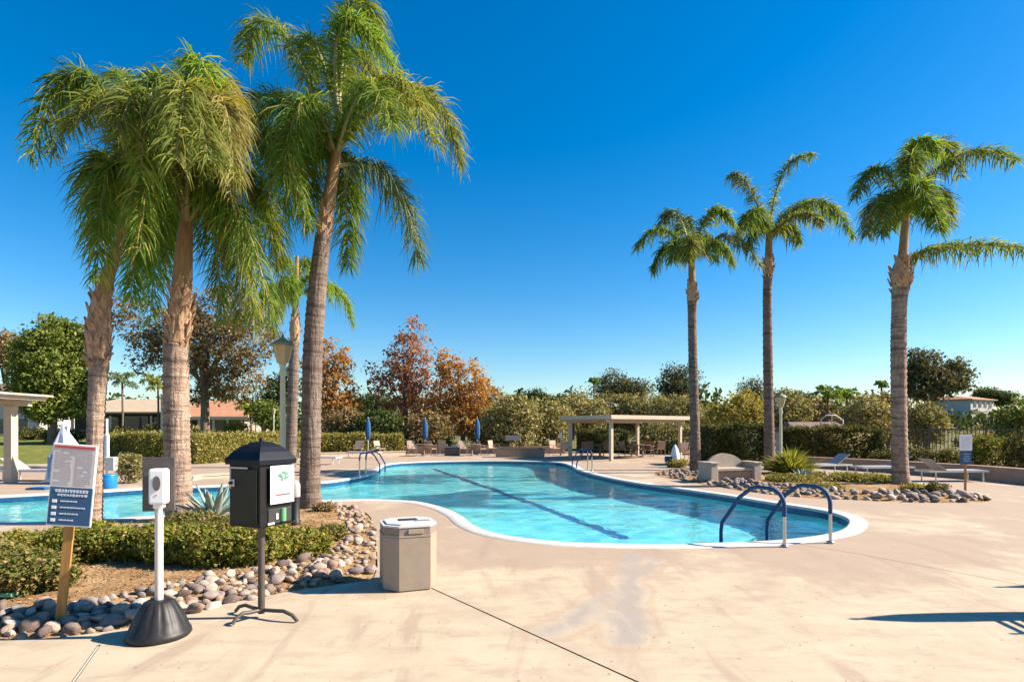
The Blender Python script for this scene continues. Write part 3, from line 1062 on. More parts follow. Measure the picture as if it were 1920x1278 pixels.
palm('stout queen palm with golden drooping fronds behind the sanitizer stand', 10.5,
     [(338, 972, 25), (333, 900, 23), (331, 800, 22), (330, 700, 22), (330, 645, 22)],
     [(330, 660, 22), (336, 615, 26), (339, 570, 25), (341, 535, 19)],
     [(340, 560, 18), (343, 500, 16), (347, 440, 13), (350, 390, 8)],
     [(h, (335, -150), (440, 330), -1.0, -1.4, Gb, 1.1), (h, (300, -90), (262, 330), -1.5, -2.0, Gn), (h, (425, -90), (432, 370), -.6, -.9, Gd, 1.2),
      (h, (500, 90), (575, 420), .4, .6, Gn), (h, (480, 180), (530, 560), .9, 1.3, Go, 1.2), (h, (430, 250), (480, 620), .2, .3, Go, 1.2),
      (h, (265, 230), (245, 560), .2, .3, Gb, 1.2), (h, (240, 120), (190, 430), .9, 1.4, Gn), (h, (300, 260), (282, 600), 1.0, 1.6, Gb),
      (h, (440, 250), (510, 600), -.5, -.7, Gn), (h, (360, -40), (330, 300), -2.0, -2.9, Go), (h, (390, 0), (470, 260), 1.7, 2.6, Gn),
      (h, (360, 60), (390, 300), -2.0, -2.7, Go), (h, (290, 120), (262, 470), -.9, -1.2, Gn), (h, (400, 280), (415, 600), 1.2, 1.6, Gn),
      (h, (410, -20), (440, 330), -1.4, -2.0, Gd), (h, (450, 270), (450, 600), .8, 1.2, Go), (h, (330, 200), (320, 520), 1.6, 2.3, Gb), (h, (390, 200), (405, 430), -.3, -.4, Gn)], 330, 0.64)
h = (630, 290)
palm('tallest queen palm with a dark leaning trunk beside the black dispenser box', 11.9,
     [(580, 958, 24), (581, 900, 19), (583, 800, 18), (587, 650, 18), (597, 520, 16), (606, 440, 14)],
     [(604, 450, 14), (609, 420, 16), (613, 390, 15), (617, 365, 12)],
     [(615, 385, 13), (622, 340, 11), (631, 280, 9), (636, 200, 5)],
     [((634, 220), (600, -110), (760, 160), -.3, -.5, Gb, 1.2), ((634, 220), (650, -150), (722, 100), .8, 1.2, Gn, 1.2), (h, (800, 40), (866, 310), .3, .5, Go, 1.4),
      ((634, 312), (745, 270), (785, 490), .5, .8, Gu, 1.2), (h, (500, -90), (455, 110), .9, 1.4, Gn), (h, (520, 80), (425, 340), -.6, -.9, Gn),
      (h, (545, 110), (490, 440), -.6, -.9, Gb), (h, (545, 190), (525, 470), .2, .3, Gb), (h, (560, 220), (578, 430), .5, .7, Gn),
      (h, (735, 20), (815, 270), -1.1, -1.6, Go, 1.2), (h, (650, 260), (652, 500), .9, 1.3, Gn, 1.2), (h, (560, 60), (530, 340), -1.3, -1.8, Gn),
      ((634, 220), (650, -20), (740, 230), 1.6, 2.4, Go), (h, (500, 80), (445, 260), 1.0, 1.6, Gn), (h, (700, 60), (770, 240), 1.3, 2.0, Gn),
      ((634, 220), (560, -60), (580, 200), 1.2, 1.8, Gn), (h, (690, 60), (735, 240), -1.6, -2.3, Gn), (h, (520, 140), (470, 400), 1.1, 1.6, Gn), (h, (640, 20), (660, 230), 1.9, 2.8, Go)], 340, 0.70, tmat='trunk_dark')
h = (1297, 490)
palm('shortest of the three queen palms at the right edge of the pool', 22.0,
     [(1304, 886, 11), (1303, 800, 9), (1300, 700, 8.5), (1298, 600, 8), (1298, 565, 8.5)],
     [(1298, 572, 9), (1298, 550, 13), (1297, 530, 9)], [(1298, 540, 7), (1297, 500, 6), (1297, 470, 4)],
     [(h, (1240, 380), (1192, 470), -.5, -.6, Gn), (h, (1270, 340), (1235, 430), .8, 1.2, Gu), (h, (1330, 340), (1375, 420), -.8, -1.0, Gn, 1.2), (h, (1370, 390), (1425, 500), .5, .8, Gu),
      (h, (1250, 420), (1225, 510), .3, .5, Gn), (h, (1350, 420), (1372, 495), -.7, -.9, Gn), (h, (1300, 400), (1290, 490), -1.8, -2.2, Go), (h, (1290, 360), (1270, 440), 1.5, 2.2, Gn),
      (h, (1325, 400), (1340, 490), 1.0, 1.4, Gn), (h, (1265, 420), (1262, 490), -1.2, -1.6, Gn)], 230, 0.62, 0.05, nb=26, tmat='trunk_dark')
h = (1442, 445)
palm('slender queen palm standing beside the sage lamp post at right', 23.5,
     [(1443, 866, 10), (1442, 800, 9), (1440, 680, 8.5), (1439, 560, 8), (1440, 515, 8)],
     [(1440, 522, 9), (1441, 500, 13), (1441, 482, 9)], [(1441, 495, 7), (1442, 450, 6), (1443, 410, 4)],
     [(h, (1400, 310), (1368, 330), -.4, -.6, Gu), (h, (1455, 280), (1525, 292), .3, .5, Gn), (h, (1540, 310), (1600, 445), .2, .3, Gn, 1.3), (h, (1510, 370), (1540, 420), -1.6, -2.2, Go),
      (h, (1400, 350), (1382, 460), .3, .5, Gn), (h, (1420, 350), (1400, 430), -1.6, -2.0, Gn), (h, (1500, 330), (1570, 420), 1.2, 1.7, Gu), (h, (1425, 390), (1405, 460), -.8, -1.0, Gn),
      (h, (1475, 400), (1498, 455), .6, .9, Gn)], 230, 0.66, 0.05, nb=26, tmat='trunk_dark')
h = (1694, 480)
palm('rightmost queen palm with one low frond reaching past the right edge', 17.0,
     [(1690, 912, 18), (1688, 880, 14), (1686, 780, 13), (1685, 660, 13), (1686, 580, 12.5), (1688, 540, 14)],
     [(1688, 550, 15), (1690, 522, 23), (1691, 500, 19), (1693, 485, 12)], [(1692, 500, 9), (1696, 440, 7), (1703, 370, 6), (1710, 330, 3)],
     [((1704, 370), (1700, 220), (1760, 280), -.6, -1.0, Gb, 1.2), ((1704, 370), (1760, 190), (1800, 330), .6, 1.0, Go), ((1704, 380), (1800, 240), (1905, 300), .3, .5, Gn, 1.2),
      ((1700, 400), (1650, 250), (1604, 370), -.3, -.5, Gn), ((1700, 410), (1640, 320), (1625, 440), .8, 1.2, Gu), ((1700, 420), (1675, 300), (1652, 440), -.9, -1.2, Gn),
      ((1700, 420), (1720, 270), (1745, 410), -1.2, -1.7, Gb), ((1700, 420), (1760, 300), (1780, 420), .7, 1.1, Go), ((1700, 430), (1670, 330), (1672, 430), 1.4, 2.0, Gn),
      ((1698, 490), (1755, 440), (1960, 470), .2, .3, Gn, 1.6), ((1702, 380), (1720, 230), (1700, 330), -1.7, -2.2, Gn), ((1700, 400), (1740, 340), (1762, 430), -1.4, -1.8, Gb)],
     260, 0.66, 0.042, nb=34, tmat='trunk')
h = (553, 560)
palm('distant queen palm rising between the lamp post and the leaning trunk', 25.0,
     [(544, 868, 11), (547, 800, 10), (550, 700, 9), (552, 640, 8)], [(552, 648, 9), (553, 615, 13), (554, 590, 8)], [(553, 600, 6), (555, 540, 5), (557, 480, 3)],
     [(h, (540, 450), (525, 500), -.6, -.9, Gn), (h, (590, 470), (620, 560), -.5, -.8, Gb), (h, (640, 490), (660, 610), .4, .7, Gb, 1.2), (h, (500, 500), (490, 580), -.3, -.5, Gb),
      (h, (570, 440), (590, 520), 1.0, 1.4, Gn), (h, (540, 480), (545, 570), -1.6, -2.0, Gb), (h, (520, 520), (510, 620), .6, .8, Gn)], 220, 0.7, 0.05, nb=20, tmat='trunk_dark')
# ---------------------------------------------------------------- far fan and feather palms
def far_palm(label, Y, px, py_crown, r_px, mat, base_z=0.0, n=13, group='small palms beyond the yard'):
    s = Y / F
    c = P(px, py_crown, Y)
    t = thing('palm_tree', label, 'palm tree', (c.x, Y, base_z), 0, group)
    hz = c.z - base_z
    MB().tube([(0, 0, -.2), (.05, 0, hz * .5), (0, 0, hz)], [2.4 * s, 1.8 * s, 1.7 * s], 8).build('trunk', M['bark'], t)
    r = r_px * s
    for k in range(n):
        q = k * 2.4
        e = [0.9, 0.35, -0.3][k % 3]
        d = Vector((math.cos(q), math.sin(q), 0))
        rb, me = frond_mesh((0, 0, hz), d * r * .6 + Vector((0, 0, hz + r * (e * .6 + .35))), d * r * (1.0 if e < .8 else .7) + Vector((0, 0, hz + r * e * .75 - r * .1)), 46, r * .5, 0.7, 2.4 * s)
        o = link('frond', me, M[mat], t)
        rb.build('frond_stem', M['rachis'], o)
    return t


far_palm('bluish distant palm standing above the tan roofed house', 58, 229, 716, 26, 'frond_blue')
far_palm('dim palm just left of the stout trunk over the tan roof', 56, 296, 722, 30, 'frond_olive')
far_palm('yellow lit young palm beside the terracotta roofed house', 52, 470, 770, 26, 'frond_bright')
far_palm('left palm of the dark green pair beyond the right hedge', 46, 1552, 742, 27, 'frond')
far_palm('right palm of the dark green pair beyond the right hedge', 47, 1588, 744, 24, 'frond_bright')
far_palm('tiny far palm poking over the trees left of the rightmost trunk', 95, 1653, 722, 12, 'frond')
far_palm('slim far palm left of the eucalyptus on the skyline', 100, 1114, 716, 11, 'frond')
far_palm('tiny far palm on the skyline between the two slender right trunks', 110, 1344, 740, 7, 'frond_blue')

# ---------------------------------------------------------------- background trees
px_tree('broadleaf_tree', 'dense round green tree behind the left pergola', 'tree', 46, 98,
        [(95, 690, 62, 78), (60, 660, 34, 40), (120, 640, 34, 42), (130, 720, 38, 44), (60, 730, 36, 40), (95, 618, 26, 28), (100, 760, 50, 30)], 'tree_green', 16, 0.24, tr=.3, cr=.55, per=34)
px_tree('broadleaf_tree', 'large loose brown and green ash tree behind the stout palm', 'tree', 48, 385,
        [(400, 650, 78, 62), (330, 640, 60, 60), (470, 640, 56, 56), (280, 610, 44, 50), (420, 580, 66, 46), (270, 660, 30, 44), (440, 720, 50, 36), (380, 735, 46, 26), (240, 580, 24, 22), (505, 610, 22, 28)],
        'ash', 7.5, 0.22, tr=.34, cr=.6, per=26, limbs=16)
px_tree('broadleaf_tree', 'dark evergreen low on the right of the sage lamp post', 'tree', 50, 520,
        [(520, 740, 26, 40), (505, 775, 28, 26), (540, 720, 18, 30)], 'tree_deep', 16, 0.22, tr=.16, cr=.45)
px_tree('broadleaf_tree', 'yellow green bushy tree beside the terracotta roof', 'tree', 47, 485,
        [(502, 775, 24, 28), (515, 792, 22, 22)], 'tree_green', 16, 0.2, tr=.14, cr=.4)
px_tree('sycamore_tree', 'russet sycamore half hidden by the leaning palm trunk', 'tree', 43, 622,
        [(625, 740, 46, 58), (600, 710, 34, 50), (650, 770, 28, 34), (615, 670, 34, 36), (645, 690, 20, 26)], 'sycamore_orange', 8.5, 0.22, tr=.18, cr=.5, group='autumn sycamores', limbs=12)
px_tree('sycamore_tree', 'tallest red brown sycamore with sparse airy twigs', 'tree', 44, 762,
        [(765, 690, 42, 62), (775, 640, 32, 42), (735, 720, 38, 46), (790, 740, 40, 44), (700, 715, 18, 30), (760, 780, 50, 36)], 'sycamore', 6.5, 0.22, tr=.17, cr=.5, group='autumn sycamores', bark='bark', limbs=16)
px_tree('sycamore_tree', 'broad orange sycamore at the right end of the autumn trees', 'tree', 43, 868,
        [(868, 720, 44, 50), (840, 690, 22, 34), (890, 740, 30, 40), (830, 745, 30, 40), (865, 780, 50, 34)], 'sycamore_orange', 8.5, 0.22, tr=.16, cr=.5, group='autumn sycamores', limbs=12)
px_tree('broadleaf_tree', 'brown leaved small tree beyond the third blue umbrella', 'tree', 52, 925,
        [(925, 750, 22, 26), (905, 770, 30, 30)], 'ash', 14, 0.22, tr=.12, cr=.45)
ol = [(710, 800, 45, 32, 'small dark green tree below the tallest sycamore', 'tree_deep', 40), (650, 800, 50, 34, 'olive brown shrubby tree behind the first blue umbrella', 'ash', 41),
      (800, 805, 45, 30, 'brown shrubby tree behind the second blue umbrella', 'ash', 40), (960, 785, 52, 44, 'grey olive tree right of the third blue umbrella', 'olive', 40),
      (1020, 785, 50, 40, 'grey olive tree second right of the third blue umbrella', 'olive', 42), (1085, 772, 48, 36, 'olive tree over the left end of the pergola roof', 'olive', 46),
      (1150, 770, 50, 34, 'olive tree over the middle of the pergola roof', 'olive', 48), (1215, 772, 50, 36, 'olive tree over the right half of the pergola roof', 'olive', 47),
      (1275, 775, 44, 34, 'olive tree behind the shortest right palm', 'olive', 45), (920, 795, 40, 34, 'yellowish olive tree behind the third blue umbrella', 'yellow', 43),
      (1250, 815, 50, 26, 'low olive green tree seen under the pergola roof', 'olive', 40), (1480, 770, 40, 40, 'olive tree right of the sage lamp post', 'olive', 42),
      (1530, 780, 36, 34, 'dark olive tree behind the grey roof', 'ash', 48), (1625, 785, 44, 44, 'dull olive tree left of the rightmost palm', 'olive', 38), (1665, 775, 34, 40, 'brownish olive tree directly behind the rightmost palm', 'ash', 40),
      (1735, 792, 36, 36, 'leafy olive tree right of the rightmost palm', 'olive', 38), (1835, 826, 40, 16, 'olive green tree below the hillside house', 'olive', 40),
      (1912, 785, 26, 42, 'green tree at the right picture edge', 'tree_green', 36), (1884, 790, 16, 30, 'dark tree left of the right picture edge', 'tree_deep', 38)]
for px, py, rx, ry, lab, mt, Y in ol:
    px_tree('olive_tree' if 'olive tree' in lab else 'broadleaf_tree', lab, 'tree', Y, px, [(px, py, rx, ry), (px - rx * .5, py + ry * .3, rx * .6, ry * .7), (px + rx * .5, py + ry * .25, rx * .6, ry * .75), (px, py - ry * .4, rx * .6, ry * .55), (px, py + ry * .9, rx * .95, ry * .55)],
            mt, 13, 0.2, tr=.12, cr=.45, per=22, group='trees behind the pool yard')
px_tree('broadleaf_tree', 'bright yellow green tree between the two slender right palms', 'tree', 38, 1380,
        [(1385, 775, 48, 34), (1400, 760, 30, 28), (1350, 785, 34, 26), (1420, 785, 30, 30)], 'yellow', 15, 0.18, tr=.12, cr=.4)
px_tree('eucalyptus_tree', 'dark eucalyptus on the skyline above the pergola roof', 'tree', 105, 1165,
        [(1150, 722, 32, 26), (1195, 730, 32, 20), (1130, 735, 20, 22), (1175, 735, 40, 20)], 'euc', 4.5, 0.34, tr=.4, cr=1.2, per=30, group='far skyline trees', base_z=2)
px_tree('eucalyptus_tree', 'dark eucalyptus on the skyline behind the shortest right palm', 'tree', 100, 1268,
        [(1262, 716, 26, 30), (1290, 710, 20, 26), (1270, 735, 34, 22)], 'euc', 5, 0.34, tr=.4, cr=1.2, per=30, group='far skyline trees', base_z=2)
px_tree('eucalyptus_tree', 'skyline tree just left of the slender palm beside the lamp', 'tree', 110, 1412,
        [(1412, 730, 22, 20), (1430, 745, 24, 16)], 'euc', 5, 0.34, tr=.4, cr=1.1, per=30, group='far skyline trees', base_z=2)
px_tree('broadleaf_tree', 'big dark olive tree rising right of the rightmost palm trunk', 'tree', 68, 1742,
        [(1738, 692, 34, 32), (1712, 684, 22, 30), (1778, 706, 26, 24), (1735, 728, 42, 22), (1760, 722, 40, 18), (1790, 690, 14, 12)], 'euc', 8, 0.32, tr=.35, cr=.8, per=34, limbs=12)
sk = [(1005, 745, 22, 14, 'round dark treetop on the skyline left of the eucalyptus'), (1045, 755, 20, 14, 'low dark treetop on the skyline right of the round one'), (1310, 765, 24, 14, 'low skyline tree right of the shortest right palm'),
      (1500, 750, 20, 14, 'low skyline tree right of the lamp head'), (1880, 745, 26, 12, 'flat treetop on the skyline right of the hillside house'), (1850, 735, 22, 8, 'low treetop beyond the hillside house'), (10, 655, 24, 34, 'dull treetop behind the white house at the left edge'),
      (960, 755, 18, 12, 'small skyline treetop right of the orange sycamore'), (700, 760, 40, 20, 'dark treetop seen through the sycamore gap')]
for px, py, rx, ry, lab in sk:
    Y = 140 if px > 1840 else 100 if px > 100 else 90
    px_tree('broadleaf_tree', lab, 'tree', Y, px, [(px, py, rx, ry), (px - rx * .5, py + 6, rx * .6, ry * .8), (px + rx * .5, py + 8, rx * .6, ry * .8)], 'tree_deep' if px > 100 else 'ash', 8, 0.32, tr=.3, cr=1.0, per=30,
            group='far skyline trees', base_z=1.0)
# a far belt of trees that reads as one mass
pts = np.stack([RNG.uniform(-130, 150, 26000), RNG.uniform(95, 135, 26000), np.zeros(26000)], 1)
hgt = 5.5 + 1.6 * np.sin(pts[:, 0] * .21) + 1.2 * np.sin(pts[:, 0] * .57 + 1) + 0.8 * np.sin(pts[:, 0] * 1.3)
hgt = np.where((pts[:, 0] > 74) & (pts[:, 0] < 108) & (pts[:, 1] < 126), hgt * .62, hgt)
pts[:, 2] = 1 + RNG.uniform(0, 1, len(pts)) ** .8 * hgt
v, f = leaf_arrays(pts, 0.9, .6, .3)
kind(link('far_wood', fast_mesh('far_wood', v, [f]), M['tree_deep']), 'stuff', 'dark belt of far trees along the skyline')

# ---------------------------------------------------------------- hedges and shrubs behind the pool
hedge('clipped hedge behind the blue drum and the left palms', P(205, 850, 31), P(330, 850, 31), 1.6, 1.35, 'hedge', 9000, .13)
hedge('clipped hedge behind the black dispenser box', P(345, 850, 27.5), P(560, 850, 35), 1.8, 1.35, 'hedge', 12000, .13)
hedge('long clipped hedge behind the first blue umbrella', P(585, 850, 37), P(752, 850, 39), 1.8, 1.25, 'hedge', 10000, .14)
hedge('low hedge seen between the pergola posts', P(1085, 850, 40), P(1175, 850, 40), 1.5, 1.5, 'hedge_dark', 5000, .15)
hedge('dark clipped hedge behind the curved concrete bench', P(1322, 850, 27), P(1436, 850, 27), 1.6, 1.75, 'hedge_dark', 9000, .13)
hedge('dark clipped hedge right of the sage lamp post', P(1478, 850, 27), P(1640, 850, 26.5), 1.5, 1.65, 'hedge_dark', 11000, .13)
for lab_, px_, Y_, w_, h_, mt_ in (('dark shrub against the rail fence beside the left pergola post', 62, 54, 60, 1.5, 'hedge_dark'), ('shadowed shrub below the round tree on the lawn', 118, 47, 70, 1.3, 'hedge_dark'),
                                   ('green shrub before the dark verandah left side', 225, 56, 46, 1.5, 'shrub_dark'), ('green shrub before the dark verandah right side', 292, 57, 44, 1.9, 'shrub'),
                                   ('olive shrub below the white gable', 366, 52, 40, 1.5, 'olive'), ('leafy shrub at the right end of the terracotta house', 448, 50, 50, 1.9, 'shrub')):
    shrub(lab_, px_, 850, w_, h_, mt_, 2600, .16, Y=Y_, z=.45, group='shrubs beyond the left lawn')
shrub('rounded grey green bush beside the blue drum', 244, 905, 58, 0.95, 'olive', 4200, .055)
fs_ = thing('feathery_shrub', 'feathery yellow green shrub at the foot of the right lamp post', 'shrub', G(1482, 890), 0)
nb_ = 2600
q_ = RNG.uniform(0, 2 * np.pi, nb_)
e_ = RNG.uniform(0.15, 1.0, nb_)
L_ = RNG.uniform(.5, 1.25, nb_)[:, None]
d_ = np.stack([np.cos(q_) * e_ * .85, np.sin(q_) * e_ * .6, 1.15 - e_ * .65], 1) + RNG.normal(size=(nb_, 3)) * .12
b_ = np.stack([np.cos(q_) * e_ * .22, np.sin(q_) * e_ * .18, np.zeros(nb_)], 1)
w_ = np.stack([-np.sin(q_), np.cos(q_), RNG.normal(size=nb_) * .4], 1) * .014
c0, c1, c2 = b_ + d_ * L_ * .15, b_ + d_ * L_ * .6 - np.array([0, 0, .06]), b_ + d_ * L_ * np.array([1.05, 1.05, .84])
c2[:, 2] = np.maximum(c2[:, 2] - .12, .04)
v = np.stack([c0 - w_, c0 + w_, c1 - w_ * 1.4, c1 + w_ * 1.4, c2], 1).reshape(-1, 3)
o_ = (np.arange(nb_) * 5)[:, None]
link('foliage', fast_mesh('foliage', v, [o_ + np.array([[0, 1, 3, 2]]), o_ + np.array([[2, 3, 4]])]), M['frond_olive'], fs_)
shrub('low dark shrub right of the curved bench back', 1660, 888, 60, .75, 'hedge_dark', 2500, .08, Y=24.5)
shrub('dark shrub behind the low tan wall beside the iron fence', 1715, 888, 70, .95, 'hedge_dark', 3000, .08, Y=23.5)
shrub('green shrub behind the wall just left of the white notice', 1780, 888, 60, .9, 'shrub_dark', 2800, .08, Y=23)
shrub('tall yellow green shrub behind the wall right of the white notice', 1860, 888, 90, 1.5, 'shrub', 5000, .08, Y=21.5)
shrub('dark green shrub at the right end of the tan wall', 1915, 888, 70, 1.5, 'hedge_dark', 3500, .08, Y=20.5)
shrub('small round barrel bush among the right cobbles', 1760, 926, 42, .32, 'shrub_dark', 2600, .035)
shrub('dark bush under the pergola near the fence', 1205, 850, 60, .9, 'hedge_dark', 2600, .1, Y=38)
shrub('yellow bush behind the second blue umbrella', 830, 850, 40, 1.3, 'shrub', 2400, .1, Y=39.5)
shrub('yellow green bush behind the first blue umbrella', 660, 850, 60, 2.0, 'shrub', 3000, .12, Y=40.5)
for i, (px, py, wpx, hh, lab) in enumerate([(1560, 903, 120, .32, 'flat yellow green ground cover left of the rightmost palm'), (1630, 906, 100, .28, 'flat ground cover touching the rightmost palm trunk'),
                                            (1540, 918, 90, .14, 'dry orange ground cover behind the right ladder rail'), (1480, 905, 95, .24, 'olive ground cover right of the bench pedestal'),
                                            (1720, 922, 60, .16, 'low green tuft right of the rightmost palm foot'), (1270, 876, 40, .35, 'small green tuft left of the shortest right palm')]):
    shrub(lab, px, py, wpx, hh, 'hedge' if i != 2 else 'yellow', 3600, .06, group='ground cover in the right bed', name='ground_cover_plant')

# ---------------------------------------------------------------- left bed: shrubs, agave, cobbles
SH = [(-40, 1085, 190, .42, 'shrub_dark', 'dark leafed shrub cut off by the left edge, nearest the camera'), (60, 1110, 150, .40, 'shrub_dark', 'grey green shrub left of the yellow stake, closest to the cobbles'),
      (40, 1050, 150, .34, 'shrub', 'low green shrub behind the yellow stake at far left'), (150, 1052, 150, .40, 'shrub', 'green shrub directly behind the yellow stake'),
      (232, 1050, 130, .42, 'shrub', 'green shrub between the yellow stake and the white pole'), (320, 1056, 130, .46, 'shrub', 'dense green shrub just right of the white pole'),
      (405, 1062, 140, .47, 'shrub', 'dense green shrub left of the dispenser pole'), (480, 1058, 130, .42, 'shrub', 'green shrub behind the dispenser pole'),
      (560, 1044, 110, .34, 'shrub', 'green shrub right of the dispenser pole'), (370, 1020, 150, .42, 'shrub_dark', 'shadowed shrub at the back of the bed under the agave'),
      (480, 1015, 120, .34, 'shrub', 'shrub at the back of the bed below the dispenser box'), (620, 1012, 50, .2, 'shrub_dark', 'small brownish tuft among the cobbles right of the dispenser'),
      (160, 1015, 120, .28, 'shrub', 'low shrub at the back of the bed below the notice board'), (605, 960, 36, .16, 'ash', 'tiny dry tuft at the foot of the leaning palm')]
for px, py, wpx, hh, mt, lab in SH:
    p = G(px, py)
    shrub(lab, px, py, wpx * 1.08, hh * 1.12, mt, int(2000 + 52 * wpx), .034, group='low shrubs in the palm bed', z=0.05, name='low_shrub')

ag = thing('agave_plant', 'grey green agave with thick pointed leaves left of the black dispenser', 'agave', G(400, 985), 0)
for k in range(19):
    q = k * 2.4 + .3
    e = 0.35 + 0.95 * (k / 19)
    L = (0.80 - 0.1 * (k / 19)) * random.uniform(.9, 1.1)
    d = Vector((math.cos(q) * math.cos(e), math.sin(q) * math.cos(e), math.sin(e)))
    sd = Vector((-math.sin(q), math.cos(q), 0))
    nn = d.cross(sd)
    mb = MB()
    vs, fs = [], []
    for j, (u, wd, cup) in enumerate(((0, .055, .014), (.25, .078, .024), (.55, .07, .024), (.85, .032, .012), (1, .002, 0))):
        c = d * L * u + Vector((0, 0, -.10 * L * u * u)) + Vector((0, 0, .12))
        vs += [c - sd * wd + nn * -cup, c + nn * cup * .6, c + sd * wd + nn * -cup, c + nn * -(cup + .015)]
    for j in range(4):
        for a in range(4):
            fs.append((j * 4 + a, j * 4 + (a + 1) % 4, j * 4 + 4 + (a + 1) % 4, j * 4 + 4 + a))
    mb.add(vs, fs, True).build('leaf', M['agave'], ag)

ag2 = copy_tree(ag, G(1503, 903), .8, 'small blue green agave in the right bed behind the farther ladder rail', scale=.62)
# cobbles: seven stone shapes in six tones, each copied and turned
STONES = []
for k in range(7):
    bm = bmesh.new()
    bmesh.ops.create_icosphere(bm, subdivisions=2, radius=0.5)
    s1, s2, s3 = (random.uniform(0, 6) for _ in range(3))
    cuts = [(Vector((random.gauss(0, 1), random.gauss(0, 1), random.gauss(0, .7))).normalized(), random.uniform(.24, .40)) for _ in range(8)]
    for v in bm.verts:
        co = v.co
        for nn, dd in cuts:
            e = co.dot(nn) - dd
            if e > 0:
                co -= nn * e * 0.88
        co *= 1 + .06 * math.sin(co.x * 7 + s1) + .05 * math.sin(co.y * 9 + s2) + .04 * math.sin(co.z * 11 + s3)
        v.co = co
    row = {}
    for tone in STONE_TONES:
        me = bpy.data.meshes.new('cobble')
        bm.to_mesh(me)
        me.polygons.foreach_set('use_smooth', [True] * len(me.polygons))
        me.materials.append(M[tone])
        row[tone] = me
    bm.free()
    STONES.append(row)


def scatter(poly, smin, smax, want, tries=6000, gap=.80, keep=None):
    xs = [p[0] for p in poly]
    ys = [p[1] for p in poly]
    got = []
    for _ in range(tries):
        x, y = random.uniform(min(xs), max(xs)), random.uniform(min(ys), max(ys))
        if not inside((x, y), poly):
            continue
        s = smin + (smax - smin) * random.random() ** 1.6
        if all((x - a) ** 2 + (y - b) ** 2 > (gap * (s + c) / 2) ** 2 for a, b, c in got):
            got.append((x, y, s))
            if len(got) >= want:
                break
    return got


def lay(spots, zf, where, group):
    """where(x, y) -> the phrase that says which stretch of the edging the stone lies in."""
    for x, y, s in spots:
        tone = random.choices(list(STONE_TONES), (24, 24, 26, 10, 8, 10))[0]
        o = link('cobble', random.choice(STONES)[tone])
        hz = s * random.uniform(.5, .85)
        o.location = (x, y, zf(x, y) + hz * random.uniform(.18, .34))
        o.scale = (s * random.uniform(1.05, 1.4), s * random.uniform(.8, 1.0), hz)
        o.rotation_euler = (random.uniform(-.4, .4), random.uniform(-.4, .4), random.uniform(0, 6.28))
        size = 'large' if s > .165 else 'small' if s < .115 else 'middling'
        tag(o, '%s %s cobble %s' % (size, tone, where(x, y)), 'cobble', group)


def px_of(x, y):
    return CX + F * x / y, HY + F * EYE / y


def where_left(x, y):
    px, py = px_of(x, y)
    for lim, ph in ((60, 'in the border left of the yellow stake'), (170, 'in the border around the foot of the yellow stake'), (290, 'in the border behind the black cone base'),
                    (400, 'in the border between cone base and dispenser pole'), (500, 'in the border left behind the dispenser pole'), (600, 'in the border between dispenser pole and bin')):
        if px < lim:
            return ph
    return 'on the slope just left of the bin' if py > 1030 else 'on the slope behind the bin' if py > 985 else 'near the pool at the top of the slope'


def where_right(x, y):
    px, py = px_of(x, y)
    for lim, ph in ((1330, 'round the foot of the shortest right palm'), (1450, 'in front of the concrete bench'), (1580, 'beyond the two ladder rails'), (1700, 'in front of the rightmost palm'),
                    (1790, 'below the barrel bush')):
        if px < lim:
            return ph
    return 'round the stake of the right notice'


border = gp([(-120, 1214), (0, 1199), (120, 1192), (235, 1177), (330, 1155), (430, 1131), (545, 1108), (600, 1098), (600, 1050), (560, 1062), (500, 1080), (420, 1090), (340, 1105), (240, 1130), (150, 1142), (60, 1150), (-120, 1165)])
slope = gp([(600, 1098), (640, 1094), (700, 1080), (706, 1030), (700, 985), (688, 962), (650, 948), (620, 944), (640, 975), (650, 1000), (636, 1030), (600, 1050)])
bs_ = [(q, 0) for q in scatter(border, .085, .21, 200, 16000, .66)]
bs_ += [(q, 1) for q in scatter(slope, .08, .19, 150, 16000, .64)]
bs_.sort(key=lambda e: -e[0][2] / e[0][1])
lay([q for q, k in bs_[:205] if k == 0], bed_z, where_left, 'cobbles along the front of the palm bed')
lay([q for q, k in bs_[:205] if k == 1], bed_z, where_left, 'cobbles sloping up beside the taupe bin')
rfront = gp([(1228, 889), (1300, 904), (1400, 921), (1500, 932), (1600, 937), (1720, 942), (1840, 941), (1856, 934), (1830, 926), (1790, 922), (1720, 930), (1600, 924), (1500, 917), (1420, 908), (1330, 893), (1262, 882)])
rs = scatter(rfront, .13, .27, 260, 12000, .72)
rs.sort(key=lambda q: q[1] - q[2] * 6)
lay(rs[:92], bed_zr, where_right, 'cobbles edging the right palm bed')
for spots, zf, tone, lab in ((rs[92:], bed_zr, 'dull grey', 'small grey cobbles filling the right bed edge'), ([q for q, k in bs_[205:]], bed_z, 'tan', 'smallest tan cobbles filling gaps between the larger ones in the palm bed')):
    vs, fs, k = [], [], 0
    for x, y, sz in spots:
        me = random.choice(STONES)['tan']
        Mx = Matrix.Translation((x, y, zf(x, y) + sz * .14)) @ Matrix.Rotation(random.uniform(0, 6), 4, 'Z') @ Matrix.Diagonal((sz * 1.2, sz * .9, sz * .6, 1))
        vs += [tuple(Mx @ v.co) for v in me.vertices]
        fs += [tuple(i + k for i in p.vertices) for p in me.polygons]
        k = len(vs)
    kind(MB().add(vs, fs, True).build('small_cobbles', M[tone]), 'stuff', lab)
